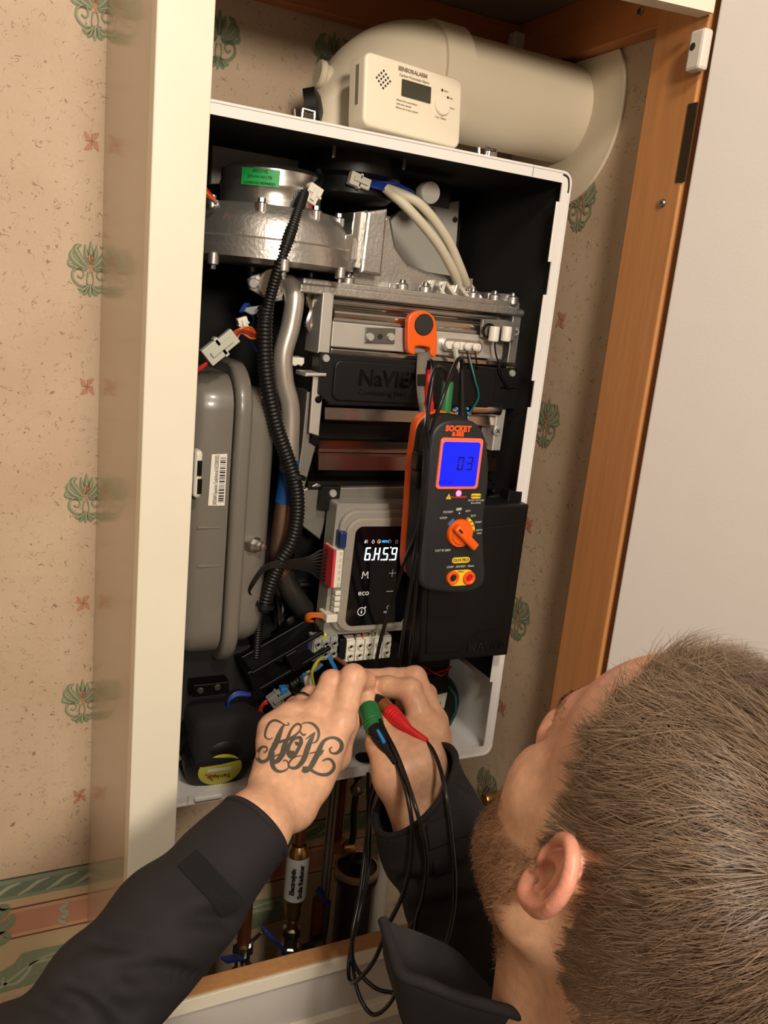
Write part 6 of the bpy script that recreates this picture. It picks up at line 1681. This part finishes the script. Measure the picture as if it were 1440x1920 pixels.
# small valve low on the right wall
vw = Q(905, 1497, -.13); vv_ = empty('wall_valve', (XR - .03, vw.y, vw.z)); tag(vv_, 'small brass valve with chrome cap beside the right wall paper motif', 'valve')
pw = atx(908, 1497, XR - .03)
MB().lathe([(0, 0), (.008, 0), (.009, .002), (.009, .010), (.007, .012), (.007, .030)], (XR - .03, pw.y, pw.z - .002), (1, 0, 0), 14).build('valve_body', M_brs, vv_)
MB().lathe([(0, 0), (.003, 0), (.003, .012), (0, .012)], (XR - .031, pw.y, pw.z + .008), (.3, -.2, .8), 10).build('valve_cap', M_nick, vv_)
# base board inside the cupboard
# ---- cables of the test leads (hang in front of the sleeve)
def cable(parent, pts, r=.0021): return MB().tube(smooth_path(pts, 10), r, 10).build('cable', M_cab, parent)
def Y(px, py, y): return X3(px, py, y)
def SD(px, py, d):
    # a point at camera depth d, brought forward where the jacket or the hands would be in the way
    r_ = ray(px, py); L_ = r_.length
    for bv in (bvh_j, bvh_body):
        h_ = bv.ray_cast(CAMLOC, r_.normalized())
        if h_[0]: d = min(d, (h_[3] - .0045) / L_)
    return CAMLOC + d * r_
cable(lead_r, [Y(803, 692, yP), Y(806, 676, yP - .012), Y(812, 690, -.285), Y(806, 730, -.305), Y(799, 800, -.309), Y(797, 870, -.309), Y(789, 960, -.309), Y(776, 1060, -.30), Y(762, 1150, -.285), Y(748, 1250, -.255), D_(738, 1330, .955), D_(712, 1430, .945), D_(692, 1500, .92), D_(688, 1560, .90), D_(674, 1680, .88), D_(660, 1760, .86), D_(668, 1850, .85), D_(698, 1902, .84), D_(735, 1875, .82), D_(752, 1815, .80), D_(768, 1740, .80), D_(800, 1690, .82), D_(806, 1640, .85)])
cable(lead_g, [Y(838, 722, yP), Y(834, 698, yP - .008), Y(822, 688, -.285), Y(812, 706, -.305), Y(801, 790, -.311), Y(803, 850, -.309), Y(798, 930, -.309), Y(790, 1010, -.308), Y(780, 1100, -.29), Y(772, 1200, -.27), Y(765, 1260, -.25), D_(750, 1340, .96), D_(715, 1450, .94), D_(693, 1530, .915), D_(684, 1640, .89), D_(668, 1720, .875), D_(662, 1800, .865), D_(700, 1850, .86), D_(745, 1862, .855), D_(790, 1862, .85), D_(830, 1850, .84)])
cable(lead_b, [Y(866, 692, yP), Y(864, 672, yP - .01), Y(852, 686, -.29), Y(830, 745, -.312), Y(805, 822, -.309), Y(798, 900, -.310), Y(786, 985, -.306), Y(760, 1050, -.268), Y(738, 1120, -.245), Y(716, 1190, -.240), Y(704, 1245, -.235), Y(690, 1300, -.22)])
cable(lead_b, [s2] + [SD(*q) for q in ((750, 1450, .8), (762, 1485, .78), (772, 1540, .77), (772, 1590, .77), (766, 1640, .77), (750, 1690, .775), (728, 1735, .785), (702, 1800, .80), (670, 1838, .82), (655, 1836, .84), (656, 1790, .86), (672, 1720, .88), (690, 1640, .9), (694, 1560, .91), (690, 1500, .925), (690, 1450, .95))])
cable(lead_g, [D_(712, 1350, .845)] + [SD(*q) for q in ((724, 1375, .83), (742, 1410, .81), (760, 1455, .79), (778, 1510, .77), (792, 1560, .765), (800, 1610, .765), (796, 1670, .765), (782, 1720, .77), (776, 1760, .775))])
cable(lead_r, [r3] + [SD(*q) for q in ((812, 1408, .82), (825, 1440, .80), (836, 1490, .785), (845, 1560, .77), (852, 1630, .765), (852, 1690, .765), (844, 1740, .76), (835, 1772, .755), (834, 1800, .75))], .0021)
